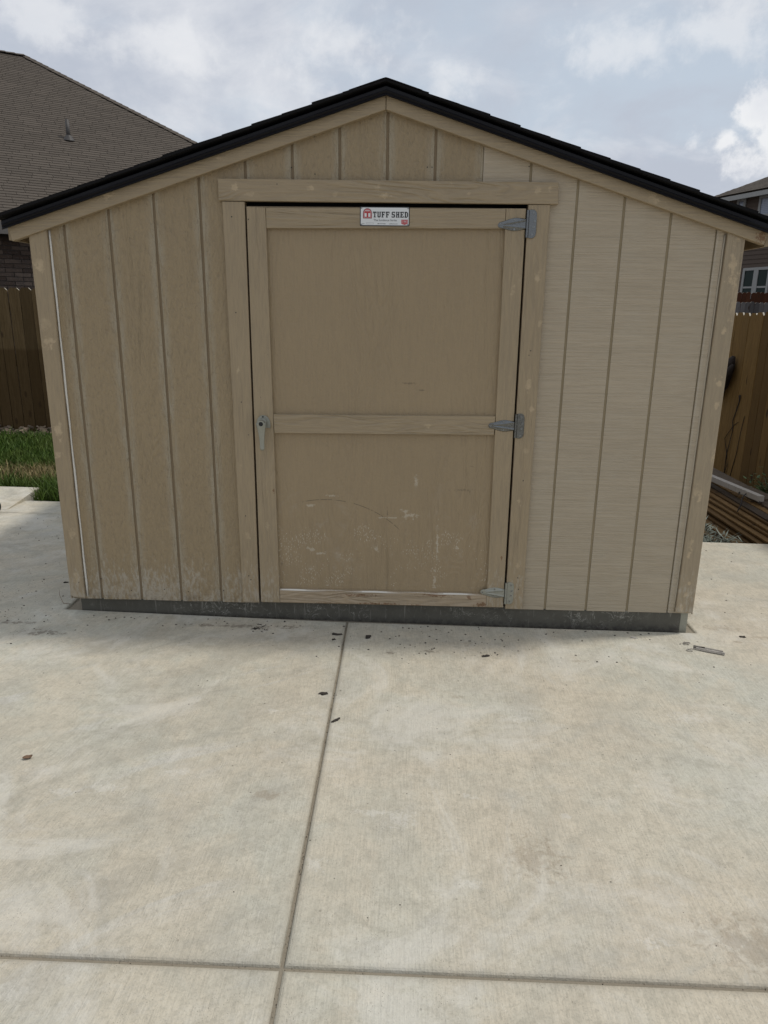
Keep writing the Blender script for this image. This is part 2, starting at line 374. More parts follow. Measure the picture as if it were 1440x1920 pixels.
def concrete(tool=False):
    def f(k, setb):
        P = k.pos(); x, y, z = k.xyz(P)
        big = k.noise(P, 1.1, 5., .6, .4); mid = k.noise(P, 4.2, 6., .62, .6, off=(3, 3, 3)); mot = k.noise(P, 16., 6., .66, .3)
        # sweep marks left by the trowel on the left half: stretched diagonally
        ca, sa = math.cos(.62), math.sin(.62)
        u = k.math('ADD', k.math('MULTIPLY', x, ca), k.math('MULTIPLY', y, sa)); v = k.math('SUBTRACT', k.math('MULTIPLY', y, ca), k.math('MULTIPLY', x, sa))
        sw = k.noise(k.comb(k.math('MULTIPLY', u, 1.3), k.math('MULTIPLY', v, 5.5), 0.), 1., 6., .62, .9)
        leftz = k.rng(x, .2, -.5)
        col = k.mix(k.rng(big, .32, .68), (.545, .480, .375), (.525, .512, .430))
        col = k.mix(k.rng(mid, .46, .62, 0., .60), col, (.59, .525, .41))
        col = k.mix(k.rng(mid, .48, .30, 0., .60), col, (.44, .42, .36))
        col = k.mix(k.math('MULTIPLY', k.rng(sw, .52, .36), k.math('MULTIPLY', leftz, .36)), col, (.33, .31, .26))
        col = k.mix(k.math('MULTIPLY', k.rng(sw, .55, .68), k.math('MULTIPLY', leftz, .55)), col, (.56, .545, .50))
        col = k.mix(k.rng(mot, .34, .58, .24, 0.), col, (.26, .235, .18))
        gr2 = k.noise(P, 55., 5., .72); col = k.mix(k.rng(gr2, .36, .50, .27, 0.), col, (.27, .25, .20)); col = k.mix(k.rng(gr2, .54, .68, 0., .26), col, (.62, .59, .51))
        fine = k.noise(P, 150., 4., .7); col = k.mix(k.rng(fine, .36, .50, .30, 0.), col, (.28, .26, .21))
        # broom lines run away from the camera, skewed a little on the left
        bx = k.math('ADD', x, k.math('MULTIPLY', y, k.rng(x, -.1, -1.2, 0., -.18)))
        br = k.noise(k.comb(k.math('MULTIPLY', bx, 170.), k.math('MULTIPLY', y, 11.), 0.), 1., 4., .65, .25)
        col = k.mix(k.rng(br, .38, .54, .24, 0.), col, (.30, .28, .225))
        col = k.mix(k.rng(br, .56, .74, 0., .16), col, (.58, .54, .45))
        bigw = k.noise(P, 1.9, 6., .68, 1.1, off=(2, 9, 4)); col = k.mix(k.rng(bigw, .50, .66, 0., .42), col, (.66, .635, .57)); col = k.mix(k.rng(bigw, .46, .32, 0., .30), col, (.42, .395, .32))
        # pale scuffs
        sc = k.math('MULTIPLY', k.rng(k.noise(P, 34., 6., .75, 1.2), .60, .72), k.rng(k.noise(P, 2.6, 2., .5, off=(7, 1, 0)), .56, .68))
        col = k.mix(k.math('MULTIPLY', sc, .45), col, (.66, .64, .58))
        wsc = k.blobs(P, [((.10, 1.86, 0), (.05, .04, 1)), ((.02, 1.885, 0), (.06, .015, 1)), ((-.14, 1.66, 0), (.03, .035, 1)), ((.33, 1.98, 0), (.03, .015, 1)), ((.62, 1.90, 0), (.02, .015, 1)), ((.30, 1.61, 0), (.03, .02, 1)), ((-.65, 2.05, 0), (.05, .02, 1)),
                          ((-1.0, 1.93, 0), (.05, .02, 1)), ((-.86, 1.95, 0), (.06, .03, 1)), ((.75, 1.44, 0), (.05, .02, 1)), ((-.40, 2.45, 0), (.035, .02, 1)), ((.55, 2.45, 0), (.08, .03, 1)), ((1.25, 2.5, 0), (.10, .04, 1))], k.noise(P, 48., 6., .75, 1.), 3.4, .8)
        col = k.mix(k.math('MULTIPLY', wsc, .28), col, (.70, .68, .63))
        l_ = k.noise(P, 11., 5., .6, 1.4, off=(4, 4, 4)); scr = k.math('MULTIPLY', k.rng(k.math('ABSOLUTE', k.math('SUBTRACT', l_, .5)), .006, .001), k.rng(k.noise(P, 5., 3., .6, off=(6, 1, 9)), .60, .66))
        col = k.mix(k.math('MULTIPLY', scr, .45), col, (.16, .13, .10))
        # dark grit specks
        sp = k.vor(P, 21., rnd=1.); g = k.rng(k.noise(P, 6., 3., .6, off=(1, 8, 0)), .46, .58)
        near = k.rng(y, 1.6, 3.2, .35, 1.)
        col = k.mix(k.math('MULTIPLY', k.math('MULTIPLY', k.rng(sp, .085, .05), g), near), col, (.06, .05, .04))
        # stains
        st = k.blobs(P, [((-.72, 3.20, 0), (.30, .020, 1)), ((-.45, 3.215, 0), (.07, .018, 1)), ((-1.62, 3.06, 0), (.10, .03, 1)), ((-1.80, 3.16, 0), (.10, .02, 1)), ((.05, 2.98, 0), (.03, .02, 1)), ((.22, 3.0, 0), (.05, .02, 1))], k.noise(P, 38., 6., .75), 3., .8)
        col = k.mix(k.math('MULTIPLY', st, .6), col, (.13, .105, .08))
        st2 = k.blobs(P, [((1.72, 3.36, 0), (.10, .03, 1)), ((1.62, 3.50, 0), (.06, .05, 1)), ((1.9, 3.27, 0), (.09, .02, 1)), ((1.75, 3.2, 0), (.05, .015, 1)), ((.9, 2.95, 0), (.04, .015, 1)),
                          ((.40, 3.09, 0), (.05, .02, 1)), ((.33, 2.6, 0), (.03, .015, 1)), ((-.33, 1.95, 0), (.06, .03, 1)), ((.50, 1.72, 0), (.10, .10, 1)), ((1.0, 1.45, 0), (.14, .08, 1))],
                      k.noise(P, 30., 6., .7, .8), 3., .9)
        col = k.mix(k.math('MULTIPLY', st2, .35), col, (.24, .18, .12))
        # grime held along the joints
        jx = k.math('ABSOLUTE', k.math('SUBTRACT', x, -.176)); jy = k.math('ABSOLUTE', k.math('SUBTRACT', y, 1.33))
        j = k.math('MINIMUM', jx, jy); gr = k.math('MULTIPLY', k.rng(j, .030, .004), k.rng(mot, .3, .6, .3, 1.))
        col = k.mix(k.math('MULTIPLY', gr, .35), col, (.27, .24, .19))
        pv = k.vor(P, 130.); col = k.mix(k.math('MULTIPLY', k.rng(pv, .16, .08), k.rng(k.noise(P, 11., 3.), .5, .6)), col, (.17, .15, .12))
        # hairline cracks
        w1 = k.math('ADD', y, k.math('MULTIPLY', k.math('SUBTRACT', k.noise(P, 3.3, 6., .65), .5), .34))
        cr = k.math('MULTIPLY', k.rng(k.math('ABSOLUTE', k.math('SUBTRACT', w1, 2.53)), .0018, .0004), k.rng(x, -.2, -.4))
        col = k.mix(k.math('MULTIPLY', cr, k.rng(mid, .4, .55, .1, .5)), col, (.16, .14, .11))
        h = k.math('ADD', k.math('MULTIPLY', br, .7), k.math('ADD', k.math('MULTIPLY', fine, .8), k.math('MULTIPLY', gr2, .9)))
        und = k.noise(P, 5., 3., .5)
        setb(col, k.rng(mid, .3, .7, .66, .82), k.bump(und, .02, .5, k.bump(h, .0036, .9)), spec=.35)
    return f
def cutedge(k, setb):
    P = k.pos(); n = k.noise(P, 60., 6., .7)
    setb(k.mix(n, (.16, .145, .12), (.34, .31, .26)), .9, k.bump(n, .003))
def dirt(c0=(.07, .055, .04), c1=(.14, .11, .08)):
    def f(k, setb):
        P = k.pos(); n = k.noise(P, 14., 8., .7); n2 = k.noise(P, 1.3, 4., .6)
        setb(k.mix(k.math('MULTIPLY', k.math('ADD', n, n2), .5), c0, c1), .95, k.bump(n, .012))
    return f
def shingle(c, spread=.25):
    def f(k, setb):
        P = k.pos(); r = k.math('FRACT', k.math('ADD', k.island(), k.orand()))
        g = k.noise(P, 240., 3., .7); n = k.noise(P, 1.2, 3., .5)
        col = k.mix(r, tuple(x * (1 - spread) for x in c), tuple(x * (1 + spread) for x in c))
        col = k.mix(k.rng(g, .3, .7, .3, 0.), col, tuple(x * .45 for x in c))
        col = k.mix(k.rng(n, .4, .7, 0., .2), col, tuple(x * .7 for x in c))
        setb(col, .92, k.bump(g, .002), spec=.2)
    return f
def fencewood(c, c2, dark_below=None, mossy=False):
    def f(k, setb):
        P = k.pos(); x, y, z = k.xyz(P); r = k.orand(); i = k.math('FRACT', k.math('ADD', r, k.island()))
        Q = k.vec('ADD', P, k.comb(k.math('MULTIPLY', i, 31.), k.math('MULTIPLY', i, 17.), k.math('MULTIPLY', i, 9.)))
        gn = k.noise(Q, 1., 5., .6, .5, stretch=(28., 28., 1.6)); f2 = k.noise(Q, 1., 4., .7, 0., stretch=(150., 150., 6.))
        kn = k.vor(Q, 1., stretch=(8., 8., 3.4)); knot = k.rng(kn, .20, .09)
        col = k.mix(gn, c, c2); col = k.mix(k.rng(i, 0., 1., 0., .75), col, tuple(a * .50 for a in c))
        col = k.mix(k.rng(f2, .35, .6, .45, 0.), col, tuple(a * .4 for a in c))
        col = k.mix(k.math('MULTIPLY', knot, .8), col, (.03, .018, .01))
        if dark_below is not None:
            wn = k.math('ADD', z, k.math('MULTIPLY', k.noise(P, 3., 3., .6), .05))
            col = k.mix(k.rng(wn, dark_below + .03, dark_below - .02, 0., .55), col, tuple(a * .50 for a in (c[0], c[1] * .85, c[2] * .5)))  # darker tone below the given height, with an uneven upper edge
        setb(col, .85, k.bump(f2, .0015), spec=.2)
    return f
def brickm(k, setb):
    P = k.pos(); i = k.math('FRACT', k.math('ADD', k.orand(), k.island()))
    n = k.noise(P, 14., 5., .7); n2 = k.noise(P, 60., 4., .7)
    a = k.mix(i, (.055, .037, .028), (.15, .115, .092)); a = k.mix(k.rng(n, .45, .68, 0., .7), a, (.06, .05, .048))
    a = k.mix(k.rng(n2, .55, .75, 0., .5), a, (.27, .245, .225))
    setb(a, .9, k.bump(n2, .004), spec=.2)
def sidingbrown(k, setb):
    P = k.pos(); n = k.noise(P, 4., 4., .6); i = k.orand()
    setb(k.mix(n, (.056, .036, .024), (.076, .052, .037)), .75, k.bump(k.noise(P, 40., 3.), .001))
def grassm(k, setb):
    i = k.island(); P = k.pos(); x, y, z = k.xyz(P); n = k.noise(P, 2.2, 3., .6)
    g = k.mix(i, (.018, .044, .004), (.085, .150, .020)); g = k.mix(k.rng(n, .4, .65, 0., .45), g, (.09, .115, .02))
    dry = k.mix(i, (.17, .13, .06), (.36, .28, .14))
    m_ = k.blobs(P, [((-3.35, 6.35, 0), (.75, .45, 1)), ((-4.5, 6.8, 0), (.5, .2, 1))], k.noise(P, 7., 4., .6), .9, .7)
    c = k.mix(k.math('MULTIPLY', m_, k.rng(i, .15, .5, .45, 1.)), g, dry)
    setb(c, .6, None, spec=.25)
def leafm(k, setb):
    i = k.island(); setb(k.mix(i, (.03, .06, .02), (.09, .14, .05)), .5)
def glassm(k, setb): setb((.008, .018, .015), .25, None, 0., .15)
def glassblue(k, setb):
    P = k.pos(); x, y, z = k.xyz(P); s_ = k.math('FRACT', k.math('MULTIPLY', z, 17.))
    setb(k.mix(k.rng(s_, .08, .16), (.10, .11, .14), (.20, .22, .28)), .2, None, 0., .6)

M = {}
M['sidL'] = mat('painted_siding', siding_left); M['sidR'] = mat('painted_siding_new', siding_right)
M['grL'] = mat('groove_paint', groove((.27, .20, .12))); M['grR'] = mat('groove_paint_new', groove((.36, .29, .18)))
M['black'] = mat('gap_shadow_black', simple((.012, .012, .012), .9, bump=0))
M['drip'] = mat('black_metal_edging', simple((.0045, .0042, .006), .5, 0., .3, 3., 0, .22))
M['roofblk'] = mat('black_shingle', shingle((.009, .0085, .009), .35))
M['caulk'] = mat('white_caulk', simple((.66, .63, .57), .5, 0., .12, 60.))
M['caulkd'] = mat('dull_caulk', simple((.38, .33, .25), .55, 0., .2, 60.))
M['skid'] = mat('dirty_steel_skid', skid); M['zinc'] = mat('zinc', zinc); M['zincdull'] = mat('painted_zinc', zincdull)
M['screw'] = mat('screw_steel', simple((.30, .31, .31), .35, .9, .3, 100., 0)); M['hole'] = mat('hole_dark', simple((.015, .015, .015), .8, bump=0))
M['conc'] = mat('broom_finished_concrete', concrete()); M['cut'] = mat('concrete_edge', cutedge)
M['jointdirt'] = mat('joint_grit', dirt((.16, .135, .10), (.34, .30, .23))); M['dirt'] = mat('soil', dirt()); M['shadesoil'] = mat('shade_dark_soil', dirt((.012, .010, .007), (.038, .03, .02)))  # last one: soil with shade put into its colour
M['lawn'] = mat('lawn_soil', dirt((.035, .04, .012), (.09, .08, .03)))
M['white'] = mat('sign_white', simple((.66, .67, .67), .35, 0., .03, 20., 0)); M['ink'] = mat('sign_black', simple((.012, .012, .013), .4, bump=0))
M['red'] = mat('sign_red', simple((.42, .035, .04), .4, bump=0)); M['pink'] = mat('sign_pink', simple((.62, .38, .38), .4, bump=0)); M['inkgrey'] = mat('sign_grey', simple((.12, .12, .13), .4, bump=0))
M['shgrey'] = mat('grey_brown_shingle', shingle((.098, .082, .067), .13)); M['fascia'] = mat('taupe_fascia', simple((.12, .108, .095), .6))
M['brick'] = mat('dark_brick', brickm); M['mortar'] = mat('grey_mortar', simple((.075, .068, .06), .95, 0., .3, 30., .003))
M['fenceL'] = mat('brown_fence_wood', fencewood((.086, .052, .018), (.175, .122, .062), dark_below=1.02))
M['fenceR'] = mat('honey_fence_wood', fencewood((.185, .100, .028), (.29, .180, .064)))
M['fencegrey'] = mat('grey_fence_wood', fencewood((.09, .082, .08), (.16, .15, .145))); M['fencered'] = mat('red_fence_wood', fencewood((.065, .022, .009), (.09, .034, .015)))
M['lumber'] = mat('old_lumber', fencewood((.14, .075, .024), (.31, .195, .085))); M['lumbergrey'] = mat('grey_lumber', fencewood((.085, .062, .042), (.18, .14, .105)))
M['lumberpale'] = mat('bleached_lumber', fencewood((.66, .60, .53), (.78, .72, .65)))
M['sidbrown'] = mat('brown_lap_siding', sidingbrown); M['trimgrey'] = mat('grey_window_trim', simple((.26, .26, .25), .6)); M['glass'] = mat('dark_glass', glassm); M['glassblue'] = mat('blind_glass', glassblue)
M['grass'] = mat('grass', grassm); M['leaf'] = mat('leaf', leafm)
M['rock'] = mat('chip', shingle((.22, .17, .125), .5)); M['bark'] = mat('dark_bark', simple((.022, .014, .010), .8, 0., .4, 30., .003))
M['debris'] = mat('dark_debris', simple((.035, .028, .022), .9, 0., .4, 60.)); M['dryleaf'] = mat('dry_leaf', simple((.16, .095, .055), .7, 0., .4, 60.))
M['endgrain'] = mat('pale_end_grain', simple((.42, .38, .31), .8, 0., .2, 60.)); M['stick'] = mat('weathered_wood', fencewood((.34, .31, .27), (.60, .56, .50))); M['foil'] = mat('silver_leaf', simple((.13, .15, .12), .6, 0., .5, 40.))
M['rubber'] = mat('black_rubber', simple((.012, .012, .013), .5)); M['pipe'] = mat('vent_pipe_paint', simple((.05, .045, .042), .6))

# ------------------------------------------------------------------ the ground
YW = 3.3077                                        # front face of the siding
b = MB(); b.box(-150, 150, -120, 180, -.9, -.34)
tag(b.build('ground', M['dirt']), kind='structure')
SX0, SX1 = -1.635, 1.572                             # the slab was poured round the shed
JX, JY = -.176, 1.330
def panel(poly, name='concrete_slab', edge=.011, top=0.0):
    b = MB(); b.prism_z(poly, [(.013, top), (.007, top - .0018), (.003, top - .0055), (.0008, top - .012), (0, top - .10)])
    o = b.build(name, [M['conc']]); return tag(o, kind='structure')
g = .0026
def quadp(x0, x1, y0, y1): return [(x0, y0), (x1, y0), (x1, y1), (x0, y1)]
panel([(-6.5, JY + .006), (JX - g - .003, JY + .006), (JX - g, YW - .012), (SX0, YW + .035), (SX0, 5.035), (-6.5, 5.035)])
panel([(JX + g, JY + .006), (6.0, JY + .006), (6.0, 4.82), (SX1, 4.82), (SX1, YW - .005), (JX + g, YW - .012)])
panel(quadp(-6.5, JX - g - .002, -4, JY), top=-.004); panel(quadp(JX + g - .002, 6.0, -4, JY), top=-.004)
panel(quadp(-6.5, -1.0, 5.042, 5.385))
b = MB(); b.box(-6.45, 5.95, -3.95, 4.80, -.30, -.0125); b.box(-6.45, -1.05, 4.80, 5.36, -.30, -.0125)
for v in range(len(b.v)): x, y, z = b.v[v]; b.v[v] = (x, y, z + (gz(x) if z > -.1 else 0))
tag(b.build('slab_bed', M['jointdirt']), kind='structure')

# grit that has collected in the joints
r = random.Random(3); b = MB()
for i in range(300):
    if r.random() < .70: cx, cy = JX + r.uniform(-.004, .004), r.uniform(1.35, 3.28)
    elif r.random() < .7: cx, cy = r.uniform(-1.2, 1.3), JY + .0055 + r.uniform(-.005, .005)
    else: cx, cy = JX - .002 + r.uniform(-.004, .004), r.uniform(.9, 1.32)
    s_ = r.uniform(.0012, .0034); z = gz(cx) - .0115
    b.add([(cx + s_ * r.uniform(.6, 1.4) * math.cos(a), cy + s_ * r.uniform(.6, 1.8) * math.sin(a), z - .004) for a in (0, 1.6, 3.1, 4.7)] + [(cx, cy, z + s_ * .9)], [(0, 1, 4), (1, 2, 4), (2, 3, 4), (3, 0, 4)], 1 if r.random() < .6 else 0)
tag(b.build('joint_grit', [M['debris'], M['jointdirt']]), kind='stuff', label='dark grit and crumbs caught in the concrete joints', cat='grit')
# raised ramp pad on the left
b = MB()
P5 = [(-6.5, 5.09), (-2.905, 5.09), (-2.905, 5.60), (-6.5, 5.60)]
zt = [.004, .004, .052, .052]
b.add([(x, y, z + gz(x)) for (x, y), z in zip(P5, zt)] + [(x, y, -.1) for x, y in P5], [(0, 1, 2, 3), (0, 4, 5, 1), (1, 5, 6, 2), (2, 6, 7, 3), (3, 7, 4, 0)])
tag(b.build('concrete_ramp', M['conc'], bevel=.004), kind='structure')
# lawn
b = MB(); b.box(-16, -.2, 5.385, 9.4, -.3, -.02); tag(b.build('lawn_ground', M['lawn']), kind='structure')
def blades(n, xr, yr, hmin, hmax, seed):
    q = np.random.default_rng(seed)
    x = q.uniform(*xr, n); y = q.uniform(*yr, n); h = q.uniform(hmin, hmax, n) * q.uniform(.5, 1, n)
    a = q.uniform(0, 6.283, n); lean = q.uniform(.1, .9, n) * h; w = q.uniform(.0025, .005, n)
    ca, sa = np.cos(a), np.sin(a); la = q.uniform(0, 6.283, n)
    z0 = np.full(n, -.02)
    keep = ~((x < -2.86) & (y < 5.66)); x, y, h, a, lean, w, la_ = (q_[keep] for q_ in (x, y, h, a, lean, w, np.zeros(n))); n = len(x)
    ca, sa = np.cos(a), np.sin(a); la = q.uniform(0, 6.283, n); z0 = np.full(n, -.02)
    V = np.zeros((n, 5, 3))
    V[:, 0] = np.c_[x - w * ca, y - w * sa, z0]; V[:, 1] = np.c_[x + w * ca, y + w * sa, z0]
    mx = x + lean * .4 * np.cos(la); my = y + lean * .4 * np.sin(la)
    V[:, 2] = np.c_[mx + w * .8 * ca, my + w * .8 * sa, z0 + h * .6]; V[:, 3] = np.c_[mx - w * .8 * ca, my - w * .8 * sa, z0 + h * .6]
    V[:, 4] = np.c_[x + lean * np.cos(la), y + lean * np.sin(la), z0 + h]
    F = [];
    for i in range(n): o = i * 5; F += [(o, o + 1, o + 2, o + 3), (o + 3, o + 2, o + 4)]
    return V.reshape(-1, 3).tolist(), F
me = bpy.data.meshes.new('lawn_grass'); V1, F1 = blades(52000, (-6.2, -2.2), (5.40, 8.45), .06, .15, 1)
V2, F2 = blades(7000, (-4.2, -2.0), (5.39, 5.85), .12, .24, 2); o_ = len(V1)
me.from_pydata(V1 + V2, [], F1 + [tuple(i + o_ for i in f) for f in F2]); me.materials.append(M['grass'])
tag(obj('lawn_grass', me), 'green lawn grass with a dry straw patch behind the slab', 'grass', kind='stuff')
# bark and rock chips at the foot of the left fence
b = MB(); r = random.Random(5)
for i in range(420):
    cx = r.uniform(-5.3, -3.4); cy = r.uniform(8.35, 8.84); s_ = r.uniform(.012, .035); z = -.02 + max(0, .09 * (1 - abs(cy - 8.7) / .35)) * r.random()
    M4 = Matrix.Translation((cx, cy, z + s_ * .4)) @ Matrix.Rotation(r.uniform(0, 6), 4, 'Z') @ Matrix.Rotation(r.uniform(-.6, .6), 4, 'X')
    b.box(-s_, s_, -s_ * .6, s_ * .6, -s_ * .3, s_ * .3, 0, M4)
tag(b.build('mulch_chips', M['rock']), 'pale wood and stone chips along the foot of the left fence', 'mulch', kind='stuff')
# lower yard right of the slab
b = MB(); b.box(1.0, 3.6, 4.825, 14, -.5, -.24); tag(b.build('yard_soil', M['shadesoil']), kind='structure')  # soil colour darkened to carry the shade under boards and undergrowth

# ------------------------------------------------------------------ the shed
XL, XR, XC, DEPTH = -1.585, 1.547, -.009, 2.42
YB = YW + DEPTH
def P2(x, z, y):                                   # same sight line, moved from the siding plane to a face at y
    t = y / YW; return (.09014 + (x - .09014) * t, 1.515 + (z - 1.515) * t)
def roofz(x, top): return top - (.3175 * abs(x - XC))
XLs, XRs = -1.573, 1.536
shed = thing('garden_shed', (0, YW + DEPTH / 2, 0), 'tan gabled garden shed with a wide door, standing on the slab', 'shed')
# wall core behind the planks (shows only in the grooves), with the door opening backed in black
def zbot(x): return .090 - .0035 * (x + 1.5) / 3.0 * 2
core = MB()
def wallpoly(x0, x1, zb0, zb1, top): 
    pts = [(x0, zb0), (x1, zb1), (x1, roofz(x1, top))]
    if x0 < XC < x1: pts.append((XC, top))
    pts.append((x0, roofz(x0, top))); return pts
DX0, DX1, DZ1 = -.622, .618, 1.966                  # rough opening
for (x0, x1, mi) in ((XL + .01, DX0, 0), (DX1, XR - .01, 1)):
    core.prism_y(wallpoly(x0, x1, zbot(x0) + .004, zbot(x1) + .004, 2.345), YW + .0050, YW + .03, mi)
core.prism_y(wallpoly(DX0, .4064, DZ1, DZ1, 2.345), YW + .0050, YW + .03, 0)
core.prism_y(wallpoly(.4064, DX1, DZ1, DZ1, 2.345), YW + .0050, YW + .03, 1)
core.prism_y([(DX0 - .05, .08), (DX1 + .05, .08), (DX1 + .05, DZ1 + .05), (DX0 - .05, DZ1 + .05)], YW + .055, YW + .06, 2)  # black sheet standing for the shade in the door gaps
core.build('wall_backing', [M['grL'], M['grR'], M['black']], shed)
GW = .0058
for i in range(-8, 8):
    x0, x1 = i * .2032 + GW, (i + 1) * .2032 - GW
    x0 = max(x0, XL + .012); x1 = min(x1, XR - .012)
    new = i >= 2
    segs = []
    if x1 <= DX0 or x0 >= DX1: segs = [(x0, x1, None)]
    elif x0 < DX0: segs = [(x0, x1, 'L')]
    elif x1 > DX1: segs = [(x0, x1, 'R')]
    else: segs = [(x0, x1, 'T')]
    for a, c, t in segs:
        if i == 1: c = x1 + GW - .0012
        if i == 2: a = x0 - GW + .0012
        j = random.uniform(-.002, .002) if i < 2 else 0
        top = 2.345
        if t is None: poly = wallpoly(a, c, zbot(a) + j, zbot(c) - j, top)
        elif t == 'T': poly = wallpoly(a, c, DZ1, DZ1, top)
        elif t == 'L': poly = [(a, zbot(a)), (DX0, zbot(DX0)), (DX0, DZ1), (c, DZ1), (c, roofz(c, top)), (a, roofz(a, top))]
        else: poly = [(a, DZ1), (DX1, DZ1), (DX1, zbot(DX1)), (c, zbot(c)), (c, roofz(c, top)), (a, roofz(a, top))]
        b = MB(); b.prism_y(poly, YW, YW + .012, 0, 0 if t in ('L', 'R') else .0012)
        b.build('siding_plank', M['sidR'] if new else M['sidL'], shed,
                label=('greyer siding plank with fine horizontal brush lines' if new else None))
# side and back walls, built the same way: backing with planks
for sx, x in ((-1, XLs), (1, XRs)):
    b = MB(); xa, xb = (x + .016, x + .04) if sx < 0 else (x - .04, x - .016)
    b.box(xa, xb, YW + .03, YB, .09, roofz(x, 2.345)); b.build('side_wall_backing', M['grL'], shed)
    n = 12; w = DEPTH / n
    for j in range(n):
        b = MB(); x0_, x1_ = (x + .004, x + .016) if sx < 0 else (x - .016, x - .004)
        b.box(x0_, x1_, YW + .06 + j * w * .975, YW + .06 + (j + 1) * w * .975 - .009, .09, roofz(x, 2.33)); b.build('side_plank', M['sidL'], shed)
b = MB(); b.prism_y(wallpoly(XL + .01, XR - .01, .09, .09, 2.345), YB, YB + .012); b.build('back_wall', M['sidL'], shed)

# steel skids below the floor
b = MB(); yl, yr = YW + .030, YW + .004
b.add([(-1.548, yl, -.02), (1.492, yr, -.06), (1.492, yr, .094), (-1.548, yl, .094), (-1.548, yl + .05, -.02), (1.492, yr + .05, -.06), (1.492, yr + .05, .094), (-1.548, yl + .05, .094)],
      [(0, 1, 2, 3), (1, 5, 6, 2), (4, 0, 3, 7), (3, 2, 6, 7), (5, 4, 7, 6)])
b.build('floor_skid', M['skid'], shed)
for x0 in (-1.53, 1.44):
    b = MB(); b.box(x0, x0 + .04, YW + .09, YB - .05, -.10, .085); b.build('floor_skid', M['skid'], shed)
b = MB(); b.box(1.4935, 1.530, YW + .012, YW + .30, -.09, .086); b.build('skid_end_plate', M['zincdull'], shed)

# corner boards
T = .018; YF = YW - T
def quad_at(pts, y): return [P2(x, z, y) for x, z in pts]
pl = [((-1.545, YF, z), (.03, 1, .035)) for z in (1.70, 1.44, 1.36)] + [((-1.54, YF, .95), (.015, 1, .05)), ((-1.56, YF, .84), (.02, 1, .02)), ((-1.53, YF, .45), (.02, 1, .03)), ((-1.535, YF, .2), (.02, 1, .04))]
pr = [((1.50, YF, 1.72), (.02, 1, .10)), ((1.525, YF, 1.60), (.02, 1, .12)), ((1.50, YF, 1.45), (.012, 1, .03)), ((1.51, YF, 1.22), (.018, 1, .025)), ((1.515, YF, 1.12), (.012, 1, .02)), ((1.53, YF, .88), (.012, 1, .03)),
      ((1.478, YF, .72), (.018, 1, .03)), ((1.495, YF, .69), (.014, 1, .035)), ((1.485, YF, .45), (.012, 1, .03)), ((1.48, YF, .40), (.01, 1, .02)), ((1.505, YF, .25), (.01, 1, .015)), ((1.50, YF, .19), (.02, 1, .015)), ((1.48, YF, .11), (.01, 1, .03))]
M['cornL'] = mat('corner_paint_left', trimf(True, pl, [((-1.58, YF, .33), (.006, 1, .012))])); M['cornR'] = mat('corner_paint_right', trimf(True, pr, col0=(.330, .264, .176)))
b = MB(); b.prism_y(quad_at([(-1.585, .108), (-1.572, .097), (-1.512, .095), (-1.503, roofz(-1.50, 2.335)), (-1.583, roofz(-1.583, 2.335))], YF), YF, YW + .004, 0, .002)
b.build('corner_board', M['cornL'], shed)
b = MB(); b.prism_y(quad_at([(1.462, .087), (1.547, .083), (1.547, roofz(1.547, 2.335)), (1.470, roofz(1.47, 2.335))], YF), YF, YW + .004, 0, .002)
b.build('corner_board', M['cornR'], shed)
for x0, x1 in ((XLs, XLs + .0155), (XRs - .0155, XRs)):
    b = MB(); b.box(x0 - .0035, x0 + .0, YF + .003, YF + .09, .095, roofz(x0, 2.33)) if x0 < 0 else b.box(x1, x1 + .0035, YF + .003, YF + .09, .085, roofz(x1, 2.33))
    b.build('side_corner_board', M['cornL'] if x0 < 0 else M['cornR'], shed)
# caulk beads beside the corner boards
def bead(name, pts, rr, m_): 
    b = MB(); b.tube(pts, rr, 6); return b.build(name, m_, shed, smooth=True)
ts = [i / 24 for i in range(25)]
bead('caulk_bead', [(-1.4885 + .0007 * math.sin(t * 40) - .0075 * (1 - t), YW - .003, .105 + t * (roofz(-1.49, 2.31) - .105)) for t in ts], [.0048 + .0008 * math.sin(t * 23) for t in ts], M['caulk'])
bead('caulk_bead', [(1.4560 - .0007 * math.sin(t * 60) - .006 * (1 - t), YW - .003, .10 + t * (roofz(1.45, 2.31) - .10)) for t in ts], .0042, M['caulkd'])
b = MB(); b.box(1.4215, 1.450, YW - .0045, YW + .004, .087, roofz(1.436, 2.33)); b.build('corner_filler_strip', M['sidR'], shed)

# rake boards under the roof edge, mitred at the ridge
YR = YW - .030
prk = [((-1.20, YR, 1.985), (.03, 1, .018)), ((-.70, YR, 2.13), (.03, 1, .01)), ((1.12, YR, 1.985), (.035, 1, .02))]
M['rake'] = mat('rake_paint', trimf(False, prk, [((1.60, YR, 1.835), (.022, 1, .022))], grainamp=.25))
M['rakerust'] = mat('bare_wood', simple((.21, .12, .05), .8, 0., .35, 40.))
def rk(x, top): return top - .3165 * abs(x - XC)
L_ = [(-1.661, 1.794), (XC - .0012, 2.324), (XC - .0012, 2.392), (-1.676, 1.865)]
R_ = [(XC + .0012, 2.324), (1.628, 1.808), (1.645, 1.865), (XC + .0012, 2.392)]
for q in (L_, R_):
    b = MB(); b.prism_y(quad_at(q, YR), YR, YW + .002, 0, .0015); b.build('rake_board', M['rake'], shed)
